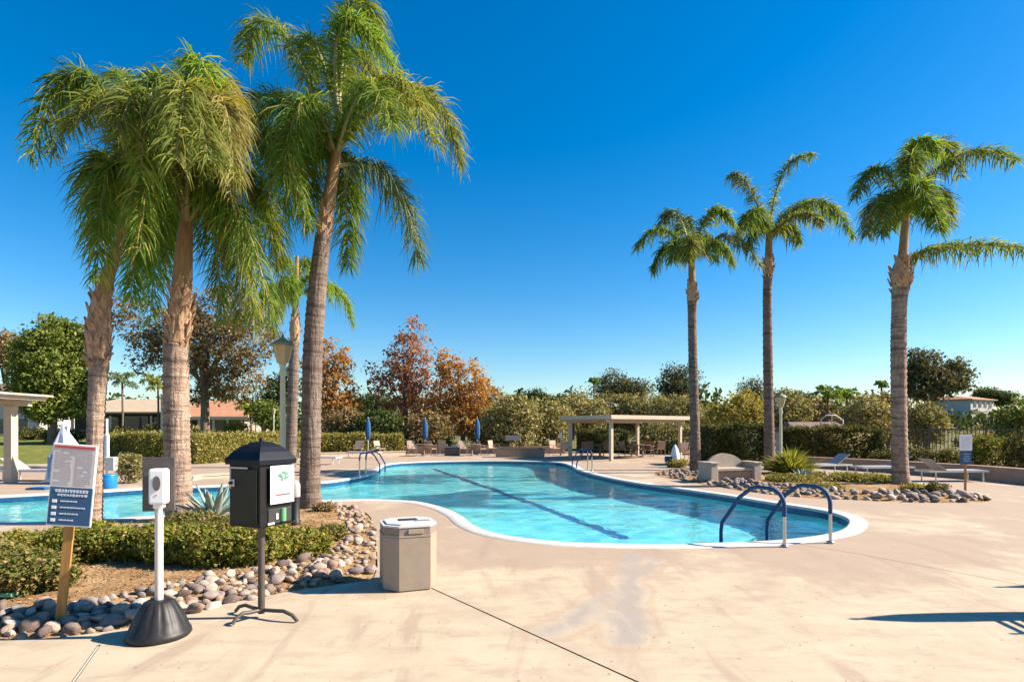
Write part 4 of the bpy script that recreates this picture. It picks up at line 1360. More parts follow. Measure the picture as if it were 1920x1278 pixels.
# mulch chips
c = np.array([(x, y, bed_z(x, y) + .008) for x, y in ((random.uniform(-7, -1.2), random.uniform(4.6, 11)) for _ in range(16000)) if inside((x, y), bed_left)])
v, f = leaf_arrays(c, .035, .35, 1.6)
kind(link('mulch_chips', fast_mesh('mulch_chips', v, [f]), M['mulch']), 'stuff', 'dry brown bark chips between the shrubs')
# ---------------------------------------------------------------- foreground objects
# notice board on a yellow stake
p = G(108, 1174)
Y0 = p.y
sg = thing('notice_sign', 'leaning white and navy notice board on a yellow wooden stake', 'sign', p, R(10))
tilt = Matrix.Rotation(R(5.0), 4, 'Y')
s0 = Y0 / F
MB().box((0, 0.03, .47), (.072, .022, 1.04)).build('stake', M['stake'], sg, tilt)
zb, zt = 0.86, 1.57
cz = (zb + zt) / 2
MB().box((0.006, 0.004, cz), (.345, .012, zt - zb), bev=.003).build('board', M['paper'], sg, tilt)
up = MB().box((0.006, -.0045, zb + .52), (.325, .005, .365)).build('notice_sheet', M['notice'], sg, tilt)
MB().box((0.006, -.0085, zb + .682), (.31, .004, .022)).build('red_heading', M['ink_red'], up, tilt)
mb = MB()
for r in range(18):
    z = zb + .655 - r * .0172
    for c0, c1 in (((-.14, .145),) if r < 3 else ((-.142, -.012), (.015, .145))):
        x = c0
        while x < c1 - .012:
            wl = random.uniform(.012, .045)
            x2 = min(x + wl, c1)
            if random.random() < .93:
                mb.box(((x + x2) / 2 + .006, -.0078, z), (x2 - x, .002, .0055))
            x = x2 + .006
mb.build('printed_text', M['ink_grey'], up, tilt)
lo = MB().box((0.006, -.0045, zb + .173), (.325, .005, .322)).build('navy_panel', M['navy_board'], sg, tilt)
mb = MB()
for row, (z, hh, x0, x1) in enumerate(((.305, .030, -.115, .135), (.270, .022, -.095, .12))):
    x = x0
    while x < x1:
        wl = random.uniform(.010, .018)
        mb.box((x + wl / 2, -.0085, zb + z), (wl, .003, hh * random.uniform(.7, 1)))
        if random.random() < .6:
            mb.box((x + wl / 2, -.0085, zb + z + hh * .2), (wl * 1.7, .0034, hh * .22))
        x += wl + .008
mb.build('title_lettering', M['ink_white'], lo, tilt)
for k, ln in enumerate((.10, .19, .145, .115)):
    z = zb + .215 - k * .054
    MB().box((-.115, -.0085, z), (.036, .003, .026), bev=.001).build('icon', M['paper'], lo, tilt)
    mb = MB()
    x = -.07
    while x < -.07 + ln:
        wl = random.uniform(.014, .034)
        mb.box((x + wl / 2, -.0085, z + .002), (wl, .003, .010))
        x += wl + .006
    mb.build('text_line', M['ink_white'], lo, tilt)

# hand sanitizer stand
p = G(298, 1192)
sd = thing('sanitizer_stand', 'white hand sanitizer dispenser on a pole with black cone base', 'sanitizer stand', p, R(12))
MB().lathe([(.226, 0), (.240, .018), (.232, .052), (.222, .06), (.190, .14), (.148, .22), (.110, .285), (.085, .30), (.04, .302)], 84,
           ripple=lambda q, j: 1 + (.06 * abs(math.cos(q * 7)) ** .5 - .03 if 3 < j < 7 else 0)).build('base', M['black_dull'], sd)
MB().lathe([(.031, .29), (.031, 1.10)], 16).build('pole', M['pole_white'], sd)
MB().box((0.0, 0.0, 1.245), (.24, .022, .44), bev=.004).build('backboard', M['board'], sd)
body = MB().box((.028, -.075, 1.235), (.125, .11, .285), bev=.018).build('dispenser_body', M['white_plastic'], sd)
MB().lathe([(.028, 0), (.028, .010)], 24).build('window', M['smoke'], body, Matrix.Translation((.030, -.1275, 1.262)) @ Matrix.Diagonal((1, 1, 2.1, 1)) @ Matrix.Rotation(R(90), 4, 'X'))
MB().box((.03, -.132, 1.17), (.014, .004, .010)).build('logo_mark', M['ink_grey'], body)
MB().box((.028, -.075, 1.075), (.07, .075, .035), bev=.008).build('nozzle', M['white_plastic'], body)

# black dispenser cabinet on a three-legged stand
p = G(490, 1157)
db = thing('dispenser_cabinet', 'black cabinet with peaked lid and white notice on a three legged pole', 'dispenser', p, R(66))
S = .37
z0, z1 = .84, 1.40
cab = MB().box((0, 0, (z0 + z1) / 2), (S, S, z1 - z0), bev=.012).build('cabinet', M['black'], db)
dr = MB().box((-S / 2 - .006, 0, (z0 + z1) / 2 - .005), (.014, S * .86, .47), bev=.004).build('door', M['door'], db)
fr = MB()
fr.box((-S / 2 - .016, .150, 1.27), (.008, .014, .19)).box((-S / 2 - .016, .045, 1.357), (.008, .21, .014))
fr.build('door_trim', M['galv'], db)
MB().box((-S / 2 - .018, .125, 1.225), (.012, .055, .065), bev=.003).build('lock_plate', M['galv'], dr)
MB().lathe([(.014, 0), (.014, .03)], 12).build('lock', M['slot'], dr, Matrix.Translation((-S / 2 - .018, .125, 1.225)) @ Matrix.Rotation(R(-90), 4, 'Y'))
h2 = S / 2 + .022
lid = MB()
prof = [(1.0, 1.385), (1.02, 1.425), (.97, 1.442), (.80, 1.495), (.58, 1.54), (.30, 1.575), (.05, 1.588)]
for (a, za), (b, zb_) in zip(prof[:-1], prof[1:]):
    A = [(x * h2 * a, y * h2 * a, za) for x, y in ((-1, -1), (1, -1), (1, 1), (-1, 1))]
    B = [(x * h2 * b, y * h2 * b, zb_) for x, y in ((-1, -1), (1, -1), (1, 1), (-1, 1))]
    lid.add(A + B, [(i, (i + 1) % 4, 4 + (i + 1) % 4, 4 + i) for i in range(4)])
lid.add([(x * h2, y * h2, 1.385) for x, y in ((-1, -1), (1, -1), (1, 1), (-1, 1))], [(3, 2, 1, 0)])
lido = lid.build('lid', M['lid'], db)
MB().lathe([(.02, 1.58), (.022, 1.60), (.012, 1.615), (.002, 1.618)], 10).build('lid_knob', M['black'], lido)
# front right face: white notice, opening, green bag roll
MB().box((.035, -S / 2 - .03, 1.205), (.27, .008, .335), bev=.003).build('notice_sheet', M['paper'], db)
mb = MB()
for (x, z, a, b) in ((-.03, .08, .05, .035), (.01, .105, .045, .03), (.045, .09, .05, .03), (-.01, .05, .035, .05), (.03, .055, .03, .04), (.06, .06, .03, .025)):
    mb.lathe([(a * .5, 0), (a * .5, .003)], 9, (0, 0, 0))
    k = 18
    for i in range(len(mb.v) - 9 * 4, len(mb.v)):
        vx, vy, vz = mb.v[i]
        mb.v[i] = (.035 + x + vx, -S / 2 - .0345 - vz, 1.205 + z + vy * b / a)
mb.build('green_emblem', M['ink_green'], db)
MB().box((.04, -S / 2 - .0352, 1.115), (.17, .003, .016)).build('red_text_line', M['ink_red'], db)
MB().box((.03, -S / 2 - .004, .93), (.26, .012, .13), bev=.003).build('opening_frame', M['slot'], db)
MB().tube([(.06, -S / 2 - .012, .875), (.06, -S / 2 - .012, .99)], .028, 12).build('bag_roll', M['valve'], db)
MB().box((-.01, -S / 2 - .014, .925), (.02, .01, .05)).build('tag', M['white_plastic'], db)
MB().box((-.075, -S / 2 - .012, .868), (.07, .01, .016)).build('label_strip', M['white_plastic'], db)
MB().lathe([(.03, .04), (.03, .84)], 14).build('pole', M['pole_brown'], db)
for a, L in ((R(-20) - R(66), .40), (R(155) - R(66), .33), (R(-125) - R(66), .27)):
    d = Vector((math.cos(a), math.sin(a), 0))
    MB().tube([d * .0 + Vector((0, 0, .07)), d * .12 + Vector((0, 0, .075)), d * (L * .62) + Vector((0, 0, .085)), d * (L * .86) + Vector((0, 0, .06)), d * L + Vector((0, 0, .014))],
              [.017] * 4 + [.016], 10).build('leg', M['pole_brown'], db)

# taupe litter bin with chamfered corners
p = G(757, 1108)
cx, cy = p.x + .0, p.y + .26
bn = thing('litter_bin', 'taupe square litter bin with white swing flap top beside the cobbles', 'litter bin', (cx, cy, 0), R(20))
W, C = .285, .11
octa = [(-W + C * 1.3, -W), (W - C * .9, -W), (W, -W + C * 1.5), (W, W - C), (W - C, W), (-W + C, W), (-W, W - C), (-W, -W + C * 1.3)]


def scaled(poly, k):
    return [(x * k, y * k) for x, y in poly]


bodyb = MB().prism(octa, .015, .56).build('body', M['bin'], bn)
MB().prism(scaled(octa, .96), 0, .016).build('plinth', M['bin_hood'], bn)
MB().prism(scaled(octa, 1.012), .565, .585).build('rim', M['bin'], bn)
MB().prism(scaled(octa, .985), .585, .665).build('hood', M['bin_hood'], bn)
tp = MB()
tp.prism(scaled(octa, 1.01), .667, .685)
tp.prism(scaled(octa, .86), .685, .70)
top = tp.build('top', M['bin_top'], bn)
MB().box((.0, .04, .704), (.20, .12, .006)).build('flap', M['slot'], top)
MB().box((.14, -.06, .704), (.16, .05, .006)).build('flap', M['bin_hood'], top)
MB().box((.03, -W - .004, .625), (.16, .012, .05), bev=.004).build('handle', M['bin'], bn)

# green valve box lid at left edge
MB().box((0, 0, 0.02), (.30, .22, .04), bev=.01).build('valve_box', M['valve']).location = G(2, 1134) + Vector((0, .05, .09))
tag(bpy.data.objects['valve_box'], 'green plastic irrigation box lid at the left edge of the bed', 'valve box')

# low grey bollard by the leaning palm
p = G(553, 980)
bo = thing('bollard_light', 'short dark bollard standing at the foot of the leaning palm', 'bollard', P(553, 975, 9.6) * 1.0, 0)
bo.location.z = 0.05
MB().lathe([(.09, 0), (.09, .10), (.075, .12), (.075, .50)], 16).build('post', M['black_dull'], bo)
MB().lathe([(.082, .50), (.085, .52), (.085, .70), (.06, .76), (.02, .78)], 16).build('head', M['galv'], bo)

# pool ladder rails at the near right end
def rail(label, base, foot, hgt, group, steel_to=.52, r=.024):
    base, foot = Vector(base), Vector(foot)
    t = thing('handrail', label, 'handrail', base, 0, group)
    d = foot - base
    d.z = 0
    pts = [Vector((0, 0, 0)), Vector((0, 0, hgt * .35)), Vector((0, 0, hgt * .68))]
    for k in range(1, 8):
        q = k / 7 * math.pi / 2
        rr = hgt * .30
        pts.append(d.normalized() * (rr * (1 - math.cos(q))) * .9 + Vector((0, 0, hgt * .68 + rr * math.sin(q))))
    e1 = d * .62 + Vector((0, 0, hgt * .88))
    e2 = d * .985 + Vector((0, 0, .22))
    pts += [d * .42 + Vector((0, 0, hgt * .985)), d * .50 + Vector((0, 0, hgt * .95)), e1 * 0.8 + e2 * 0.2 + Vector((0, 0, .01)), e2.lerp(e1, .3), e2, d + Vector((0, 0, .08)), d + Vector((0, 0, -.5))]
    cut = [q for q in pts[:3]]
    MB().tube([Vector((0, 0, 0)), Vector((0, 0, hgt * steel_to))], r, 12).build('post', M['steel'], t)
    MB().tube([Vector((0, 0, hgt * steel_to)), *pts[2:]], r * 1.22, 12).build('sleeve', M['navy'], t)
    MB().lathe([(.055, 0.012), (.055, .022), (.034, .04), (r, .041)], 18).build('flange', M['steel'], t)
    return t


rail('nearer navy sleeved pool handrail on steel post', G(1471, 1025), (3.30, 8.98, 0), .84, 'handrails at the near end of the pool')
rail('farther navy sleeved pool handrail on steel post', G(1557, 1018), (4.16, 9.28, 0), .84, 'handrails at the near end of the pool')
rail('left handrail of the far step pair left of the pool', G(674, 893), (G(712, 879).x, G(712, 879).y, 0), .82, 'handrails at the far left steps', .7)
rail('right handrail of the far step pair left of the pool', G(686, 891), (G(722, 877).x, G(722, 877).y, 0), .82, 'handrails at the far left steps', .7)
rail('left handrail beside the pergola post across the pool', G(1102, 880), (G(1074, 874).x, G(1074, 874).y + .2, 0), .82, 'handrails by the pergola', .7)
rail('right handrail beside the pergola post across the pool', G(1110, 883), (G(1082, 878).x, G(1082, 878).y + .2, 0), .82, 'handrails by the pergola', .7)

# ---------------------------------------------------------------- lamp posts
def lamp(label, base, hgt, sc=1.0):
    t = thing('street_lamp', label, 'lamp post', base, 0, 'sage green lamp posts')
    hz = hgt - .62 * sc
    MB().lathe([(.10 * sc, 0), (.10 * sc, .12), (.065 * sc, .2), (.055 * sc, .7), (.048 * sc, hz - .25), (.075 * sc, hz - .2), (.05 * sc, hz - .1), (.07 * sc, hz)], 16).build('pole', M['lamp_green'], t)
    hd = MB().lathe([(.07 * sc, hz), (.10 * sc, hz + .03), (.185 * sc, hz + .36 * sc)], 6, smooth=False).build('lantern', M['lamp_pane'], t)
    for k in range(6):
        q = k * math.pi / 3
        MB().tube([(math.cos(q) * .103 * sc, math.sin(q) * .103 * sc, hz + .03), (math.cos(q) * .19 * sc, math.sin(q) * .19 * sc, hz + .36 * sc)], .012 * sc, 6).build('glazing_bar', M['lamp_green'], hd)
    cp = MB().lathe([(.22 * sc, hz + .36 * sc), (.225 * sc, hz + .385 * sc), (.15 * sc, hz + .45 * sc), (.06 * sc, hz + .50 * sc), (.05 * sc, hz + .52 * sc)], 18).build('cap', M['lamp_cap'], t)
    MB().lathe([(.02 * sc, hz + .52 * sc), (.03 * sc, hz + .545 * sc), (.015 * sc, hz + .57 * sc), (.002, hz + .63 * sc)], 10).build('finial', M['lamp_dark'], cp)
    return t


lamp('tall sage lamp post between the distant palm and black dispenser', ((530 - CX) * 12 / F, 12, 0), 3.72, 1.08)
lamp('sage lamp post rising from the shrub at right', ((1464 - CX) * 22 / F, 22, 0), 3.15, 1.0)
lamp('far small lamp post left of the tall sage lamp', ((513 - CX) * 40 / F, 40, 0), 3.2, .8)

# ---------------------------------------------------------------- umbrellas
def umbrella(label, loc, hgt, group, sc=1.0):
    t = thing('patio_umbrella', label, 'umbrella', loc, 0, group)
    MB().lathe([(.24, 0), (.24, .05), (.06, .09), (.03, .10)], 16).build('base', M['brown'], t)
    MB().lathe([(.022, .09), (.022, hgt)], 10).build('pole', M['furniture_white'], t)
    prof = [(.07 * sc, hgt - 1.35), (.12 * sc, hgt - 1.30), (.145 * sc, hgt - 1.0), (.15 * sc, hgt - .6), (.13 * sc, hgt - .3), (.07 * sc, hgt - .1), (.02, hgt - .02)]
    cn = MB().lathe(prof, 24, ripple=lambda q, j: 1 + .16 * math.cos(q * 8)).build('canopy', M['canvas'], t)
    MB().lathe([(.135 * sc, hgt - .92), (.135 * sc, hgt - .86)], 16).build('strap', M['navy'], cn)
    MB().lathe([(.016, hgt), (.028, hgt + .03), (.004, hgt + .08)], 10).build('finial', M['furniture_white'], t)
    return t


U = [('leftmost of the three closed blue umbrellas across the pool', 690, 36.5), ('middle of the three closed blue umbrellas across the pool', 797, 37), ('rightmost of the three closed blue umbrellas across the pool', 895, 37)]
um0 = umbrella(U[0][0], ((690 - CX) * 36.5 / F, 36.5, 0), 2.35, 'closed blue umbrellas across the pool')
for lab, px, Y in U[1:]:
    copy_tree(um0, ((px - CX) * Y / F, Y, 0), label=lab)
copy_tree(um0, ((1072 - CX) * 33 / F, 33, 0), label='dark closed umbrella beside the left pergola post')
umbrella('closed umbrella outside the right edge whose shadow crosses the deck', (6.42, 5.26, 0), 2.32, 'umbrellas beside the camera', .72)
umbrella('farther closed umbrella outside the right edge casting a thin shadow', (8.55, 6.28, 0), 2.3, 'umbrellas beside the camera', .5)

# ---------------------------------------------------------------- chairs, tables, loungers
def chair(label, mat, frame, group):
    t = thing('patio_chair', label, 'chair', (0, 0, 0), 0, group)
    MB().box((0, 0, .42), (.50, .50, .035), bev=.01).build('seat', M[mat], t)
    MB().box((0, .27, .68), (.48, .03, .50), bev=.01, M=Matrix.Rotation(R(-10), 3, 'X')).build('backrest', M[mat], t)
    for sx in (-1, 1):
        MB().tube([(sx * .26, -.24, 0), (sx * .26, -.24, .62)], .018, 6).build('leg', M[frame], t)
        MB().tube([(sx * .26, .26, 0), (sx * .26, .24, .62), (sx * .26, .32, .93)], .018, 6).build('leg', M[frame], t)
        MB().box((sx * .26, -.0, .635), (.05, .54, .025), bev=.006).build('armrest', M[frame], t)
    return t


CH = 'tan patio chairs across the pool'
spots = [(672, 36, 0, 'chair left of the leftmost blue umbrella'), (712, 36, 1, 'chair right of the leftmost blue umbrella'), (772, 36.5, .4, 'chair left of the middle blue umbrella'), (808, 36, 2.6, 'chair right of the middle blue umbrella'),
         (830, 37.5, 3, 'chair between the middle and right blue umbrellas, left one'), (868, 36.5, .3, 'chair just left of the rightmost blue umbrella'), (905, 36, 2, 'chair just right of the rightmost blue umbrella'), (926, 37, 1, 'chair left of the long brown planter'),
         (1040, 37, .5, 'chair right of the long brown planter'), (1062, 36, 2.8, 'chair left of the dark pergola post')]
ch0 = chair('tan ' + spots[0][3], 'sling', 'brown', CH)
ch0.location = ((672 - CX) * 36 / F, 36, 0)
for px, Y, rz, lab in spots[1:]:
    copy_tree(ch0, ((px - CX) * Y / F, Y, 0), rz, 'tan ' + lab)
ch1 = chair('brown chair under the pergola beside the dark post', 'brown', 'brown', 'brown chairs under the pergola')
ch1.location = ((1100 - CX) * 33.5 / F, 33.5, 0)
for px, Y, rz, lab in [(1118, 35, 1.2, 'brown chair second from the dark pergola post'), (1140, 34, 2.9, 'brown chair just left of the front pergola post'), (1172, 34, .6, 'brown chair just right of the front pergola post'),
                       (1196, 35, 2.1, 'brown chair left of the back pergola post'), (1215, 34, -.6, 'brown chair in the middle of the pergola right half'), (1236, 35.5, 3.4, 'brown chair left of the white cover'),
                       (1288, 31, .2, 'brown chair behind the shortest right palm'), (1322, 28.5, 1.0, 'brown chair right of the shortest right palm')]:
    copy_tree(ch1, ((px - CX) * Y / F, Y, 0), rz, lab)
ch2 = thing('patio_chair', 'slatted chair beside the closed umbrella outside the right edge', 'chair', (5.98, 5.0, 0), R(82))
MB().box((0, 0, .42), (.52, .50, .03), bev=.008).build('seat', M['brown'], ch2)
for k in range(7):
    MB().box((0, .27 + k * .012, .50 + k * .075), (.50, .02, .032)).build('slat', M['brown'], ch2)
for sx in (-1, 1):
    MB().tube([(sx * .26, -.24, 0), (sx * .26, -.24, .62)], .018, 6).build('leg', M['brown'], ch2)
    MB().tube([(sx * .26, .25, 0), (sx * .26, .26, .5), (sx * .26, .36, 1.02)], .018, 6).build('leg', M['brown'], ch2)


def table(label, loc, group):
    t = thing('patio_table', label, 'table', loc, 0, group)
    MB().lathe([(.55, .70), (.56, .715), (.55, .73)], 24).build('tabletop', M['brown'], t)
    MB().lathe([(.26, 0), (.25, .03), (.04, .06), (.035, .70)], 14).build('pedestal', M['brown'], t)
    return t


t0 = table('round brown table under the pergola left half', ((1125 - CX) * 34.6 / F, 34.6, 0), 'round tables')
copy_tree(t0, ((1205 - CX) * 34.4 / F, 34.4, 0), label='round brown table under the pergola right half')
copy_tree(t0, ((795 - CX) * 35.4 / F, 35.4, 0), label='round brown table below the middle blue umbrella')
copy_tree(t0, ((885 - CX) * 35.6 / F, 35.6, 0), label='round brown table below the rightmost blue umbrella')


def lounger(label, loc, rz, group, mat='sling_grey', back=35):
    t = thing('sun_lounger', label, 'lounger', loc, rz, group)
    f = MB()
    for sy in (-.31, .31):
        f.box((0, sy, .33), (1.95, .04, .05))
    f.box((-.96, 0, .33), (.04, .58, .05)).box((.96, 0, .33), (.04, .58, .05))
    f.build('frame', M['furniture_white'], t)
    MB().box((-.28, 0, .362), (1.32, .56, .02)).build('sling', M[mat], t)
    a = R(back)
    MB().box((.38 + .31 * math.cos(a), 0, .37 + .31 * math.sin(a)), (.66, .56, .025), M=Matrix.Rotation(-a, 3, 'Y')).build('backrest', M[mat], t)
    for sx in (-.8, .75):
        for sy in (-.3, .3):
            MB().tube([(sx, sy, 0), (sx, sy, .31)], .02, 6).build('leg', M['furniture_white'], t)
    return t


lo0 = lounger('grey lounger with raised back right of the feathery shrub', ((1545 - CX) * 21.5 / F, 21.5, 0), R(12), 'sun loungers on the deck')
copy_tree(lo0, ((1648 - CX) * 20.5 / F, 20.3, 0), R(5), 'flat looking lounger behind the rightmost palm trunk')
copy_tree(lo0, ((1775 - CX) * 18.6 / F, 18.4, 0), R(182), 'lounger against the tan wall left of the white notice')
copy_tree(lo0, ((62 - CX) * 18.6 / F, 18.6, 0), R(176), 'tan lounger beside the left pergola post')
copy_tree(lo0, ((600 - CX) * 27 / F, 27, 0), R(170), 'lounger just right of the leaning palm across the water')
copy_tree(lo0, ((690 - CX) * 34 / F, 33, 0), R(-10), 'lounger below the leftmost blue umbrella')
# ---------------------------------------------------------------- pergolas, walls, bench, fences
# right pergola
N0 = Vector((5.1, 29.5, 0))
ux = Vector((5.1, 3.5, 0)).normalized()
uy = Vector((-ux.y, ux.x, 0))
LX, LY = 6.15, 3.8
rz = math.atan2(ux.y, ux.x)
pg = thing('pergola', 'cream flat roofed pergola on four posts across the pool', 'pergola', N0, rz)
for x, y in ((.3, .25), (LX - .35, .25), (.3, LY - .25), (LX - .35, LY - .25)):
    MB().box((x, y, 1.02), (.17, .17, 2.04), bev=.01).build('post', M['cream'], pg)
for y in (.25, LY - .25):
    MB().box((LX / 2, y, 2.12), (LX, .12, .20)).build('beam', M['cream'], pg)
for k in range(14):
    MB().box((.15 + k * (LX - .3) / 13, LY / 2, 2.285), (.06, LY + .3, .14)).build('rafter', M['cream'], pg)
MB().box((LX / 2, LY / 2, 2.38), (LX + .25, LY + .4, .05)).build('roof_panel', M['cream'], pg)
for y in (-.19, LY + .19):
    MB().box((LX / 2, y, 2.29), (LX + .25, .04, .19)).build('fascia', M['cream'], pg)
for x in (-.10, LX + .10):
    MB().box((x, LY / 2, 2.285), (.04, LY + .34, .17)).build('fascia', M['cream'], pg)
# left pergola
lp = thing('pergola', 'cream pergola corner with square post at the left edge', 'pergola', G(20, 905), 0)
s = lp.location.y / F
MB().box((0, 0, 1.2), (.25, .25, 2.4), bev=.012).build('post', M['cream'], lp)
MB().box((-3.0, 0, 1.2), (.25, .25, 2.4), bev=.012).build('post', M['cream'], lp)
MB().box((-1.7, 0, 2.49), (4.6, .16, .18)).build('beam', M['cream'], lp)
for k in range(9):
    MB().box((.75 - k * .55, -.5, 2.64), (.07, 1.8, .12)).build('rafter', M['cream'], lp)
MB().box((-1.65, -.5, 2.73), (5.2, 1.95, .055)).build('roof_panel', M['cream'], lp)


def low_wall(label, pts, hgt, th, mat, cap=True):
    p0 = Vector((pts[0][0], pts[0][1], 0))
    t = thing('low_wall', label, 'wall', p0, 0)
    L = []
    for i, p in enumerate(pts):
        a, b = Vector(pts[max(i - 1, 0)][:2]), Vector(pts[min(i + 1, len(pts) - 1)][:2])
        d = (b - a).normalized()
        L.append((Vector(p[:2]), Vector((-d.y, d.x))))
    for nm, t2, z0, z1, m_ in (('wall_body', th, -.03, hgt - .05, mat), ('wall_cap', th + .06, hgt - .05, hgt, mat)):
        vs, fs = [], []
        for p, n in L:
            for q, z in ((n * t2 / 2, z0), (-n * t2 / 2, z0), (-n * t2 / 2, z1), (n * t2 / 2, z1)):
                vs.append((p.x + q.x - p0.x, p.y + q.y - p0.y, z))
        k = len(L)
        for i in range(k - 1):
            for j in range(4):
                fs.append((i * 4 + j, i * 4 + (j + 1) % 4, i * 4 + 4 + (j + 1) % 4, i * 4 + 4 + j))
        fs += [(0, 1, 2, 3), (k * 4 - 1, k * 4 - 2, k * 4 - 3, k * 4 - 4)]
        MB().add(vs, fs).build(nm, M[m_], t)
    return t


wl = [(p.x, p.y) for p in (G(1320, 866), G(1440, 871), G(1560, 878), G(1660, 884), G(1750, 891), G(1840, 898), G(1920, 906), G(2020, 916))]
low_wall('low tan stucco seat wall running behind the right bed', catmull(wl, 4, closed=False), .46, .25, 'tan_wall')
low_wall('low cream kerb wall below the hedge behind the left umbrella', [(p.x, p.y) for p in (G(560, 858), G(640, 856), G(760, 853))], .28, .25, 'cream')
low_wall('low brown wall behind the chairs across the pool', [(p.x, p.y) for p in (P(760, 850, 38.6), P(940, 850, 38.9), P(1060, 850, 38.9))], .50, .25, 'tan_wall')
low_wall('low cream wall with square end near the stout palm', [(p.x, p.y) for p in (G(352, 901), G(372, 897), G(440, 893), G(520, 889))], .14, .30, 'cream')

# long brown planter box across the pool
pl = thing('planter_box', 'long brown planter box with dark top across the pool', 'planter', ((975 - CX) * 34 / F, 34, 0), 0)
MB().box((0, 0, .24), (2.9, .7, .48), bev=.02).build('box', M['tan_wall'], pl)
MB().box((0, 0, .50), (3.1, .85, .05), bev=.01).build('rim', M['brown'], pl)
MB().box((0, 0, .54), (2.7, .6, .05), bev=.01).build('cover', M['shade'], pl)
sgn = thing('info_sign', 'small pale sign panel on posts above the long planter', 'sign', ((962 - CX) * 36.4 / F, 36.4, 0), 0)
MB().box((0, 0, 1.1), (.95, .04, .3), bev=.01).build('panel', M['sling_grey'], sgn)
for x in (-.4, .4):
    MB().box((x, .04, .55), (.05, .04, 1.1)).build('post', M['iron'], sgn)
for px, Y, lab in ((1051, 36, 'slim post with a white notice left of the pergola'),):
    t = thing('notice_post', lab, 'sign', ((px - CX) * Y / F, Y, 0), 0)
    MB().box((0, 0, .75), (.07, .07, 1.5)).build('post', M['cream'], t)
    MB().box((0, -.05, 1.25), (.20, .02, .30)).build('notice_sheet', M['paper'], t)
    MB().box((0, -.05, 1.62), (.20, .02, .16)).build('upper_sheet', M['cream'], t)
# dark grill like box across the pool
gb = thing('storage_chest', 'dark blue grey chest beside the chairs across the pool', 'chest', ((848 - CX) * 35.5 / F, 35.5, 0), 0)
MB().box((0, 0, .24), (.9, .5, .46), bev=.02).build('body', M['iron'], gb)
MB().box((0, 0, .50), (.95, .55, .06), bev=.015).build('lid', M['navy'], gb)

# curved concrete bench
p = G(1368, 902)
bc = thing('garden_bench', 'pale concrete bench with arched back facing the pool', 'bench', p, R(14))
w2 = .78
for x, nm in ((-w2, 'arm'), (w2, 'arm')):
    MB().box((x, .0, .30), (.26, .72, .60), bev=.02).build(nm, M['bench'], bc)
    MB().box((x, .0, .615), (.31, .78, .05), bev=.012).build('arm_cap', M['bench'], bc)
MB().box((0, -.02, .40), (2 * w2 - .27, .58, .09), bev=.015).build('seat', M['bench'], bc)
MB().box((0, -.02, .17), (2 * w2 - .27, .42, .34), bev=.01).build('seat_support', M['tan_wall'], bc)
arc = [(-w2 + .14, .45)] + [(x * (w2 - .14), .62 + .27 * math.cos(x * math.pi / 2) ** .8) for x in np.linspace(-1, 1, 17)] + [(w2 - .14, .45)]
mb = MB()
k = len(arc)
mb.add([(x, .24, z) for x, z in arc] + [(x, .36, z) for x, z in arc], [tuple(range(k)), tuple(range(k, 2 * k))[::-1]] + [(i, k + i, k + (i + 1) % k, (i + 1) % k) for i in range(k)])
mb.build('backrest', M['bench'], bc)

# right notice sign on stake
p = G(1811, 924)
rsn = thing('notice_sign', 'white and blue notice on a thin stake in the right cobbles', 'sign', p, R(-6))
MB().box((0, .02, .80), (.05, .025, 1.58)).build('stake', M['stake'], rsn)
MB().box((0, 0, 1.33), (.31, .012, .42), bev=.003).build('notice_sheet', M['paper'], rsn)
nb_ = MB().box((0, 0, .93), (.27, .012, .36), bev=.003).build('navy_panel', M['navy_board'], rsn)
mb = MB()
for k in range(4):
    mb.box((.02, -.008, 1.03 - k * .06), (.16 - .03 * (k % 2), .003, .012))
mb.build('text_line', M['ink_white'], nb_)
mb = MB()
for k in range(9):
    mb.box((0, -.008, 1.46 - k * .034), (.24 - .05 * (k % 3 == 2), .003, .006))
mb.build('printed_text', M['ink_grey'], rsn)


def fence(label, a, b, z0, z1, pick, mat, step_post=2.4, rails=2, cat='fence', base_z=0.0, pw=.018, name='fence', own=True):
    a, b = Vector((a[0], a[1], 0)), Vector((b[0], b[1], 0))
    L = (b - a).length
    t = thing(name, label, cat, (a.x, a.y, base_z), math.atan2(b.y - a.y, b.x - a.x))
    nposts = int(L / step_post) + 1
    for k in range(nposts + 1):
        MB().box((L * k / nposts, 0, z1 / 2), (.06, .06, z1 + .05)).build('post', M[mat], t)
    for z in ((z0 + .05, z1 - .06) if rails == 2 else (z1 - .08, z1 - .35)):
        MB().box((L / 2, 0, z), (L, .03, .045 if rails == 2 else .12)).build('rail', M[mat], t)
    if pick:
        npk = int(L / pick)
        me = None
        if own:
            for k in range(npk):
                if me is None:
                    o = MB().box((0, 0, (z0 + z1) / 2), (pw, pw, z1 - z0)).build('picket', M[mat], t)
                    me = o.data
                else:
                    o = link('picket', me, None, t)
                o.location = (pick * (k + .5), 0, 0)
        else:
            mb = MB()
            for k in range(npk):
                mb.box((pick * (k + .5), 0, (z0 + z1) / 2), (pw, pw, z1 - z0))
            mb.build('pickets', M[mat], t)['kind'] = 'stuff'
    return t


fence('dark iron picket fence behind the tan wall at right', P(1640, 800, 26), P(1960, 800, 24.5), .15, 1.72, .15, 'iron', pw=.024)
fence('far dark iron fence behind the chairs across the pool', P(750, 830, 41), P(1330, 830, 41), .1, 1.35, .16, 'iron', own=False)
fence('low reddish rail fence beyond the left lawn', P(-60, 820, 56), P(345, 820, 56), .2, .9, 0, 'brown', step_post=3, rails=1, base_z=.68)

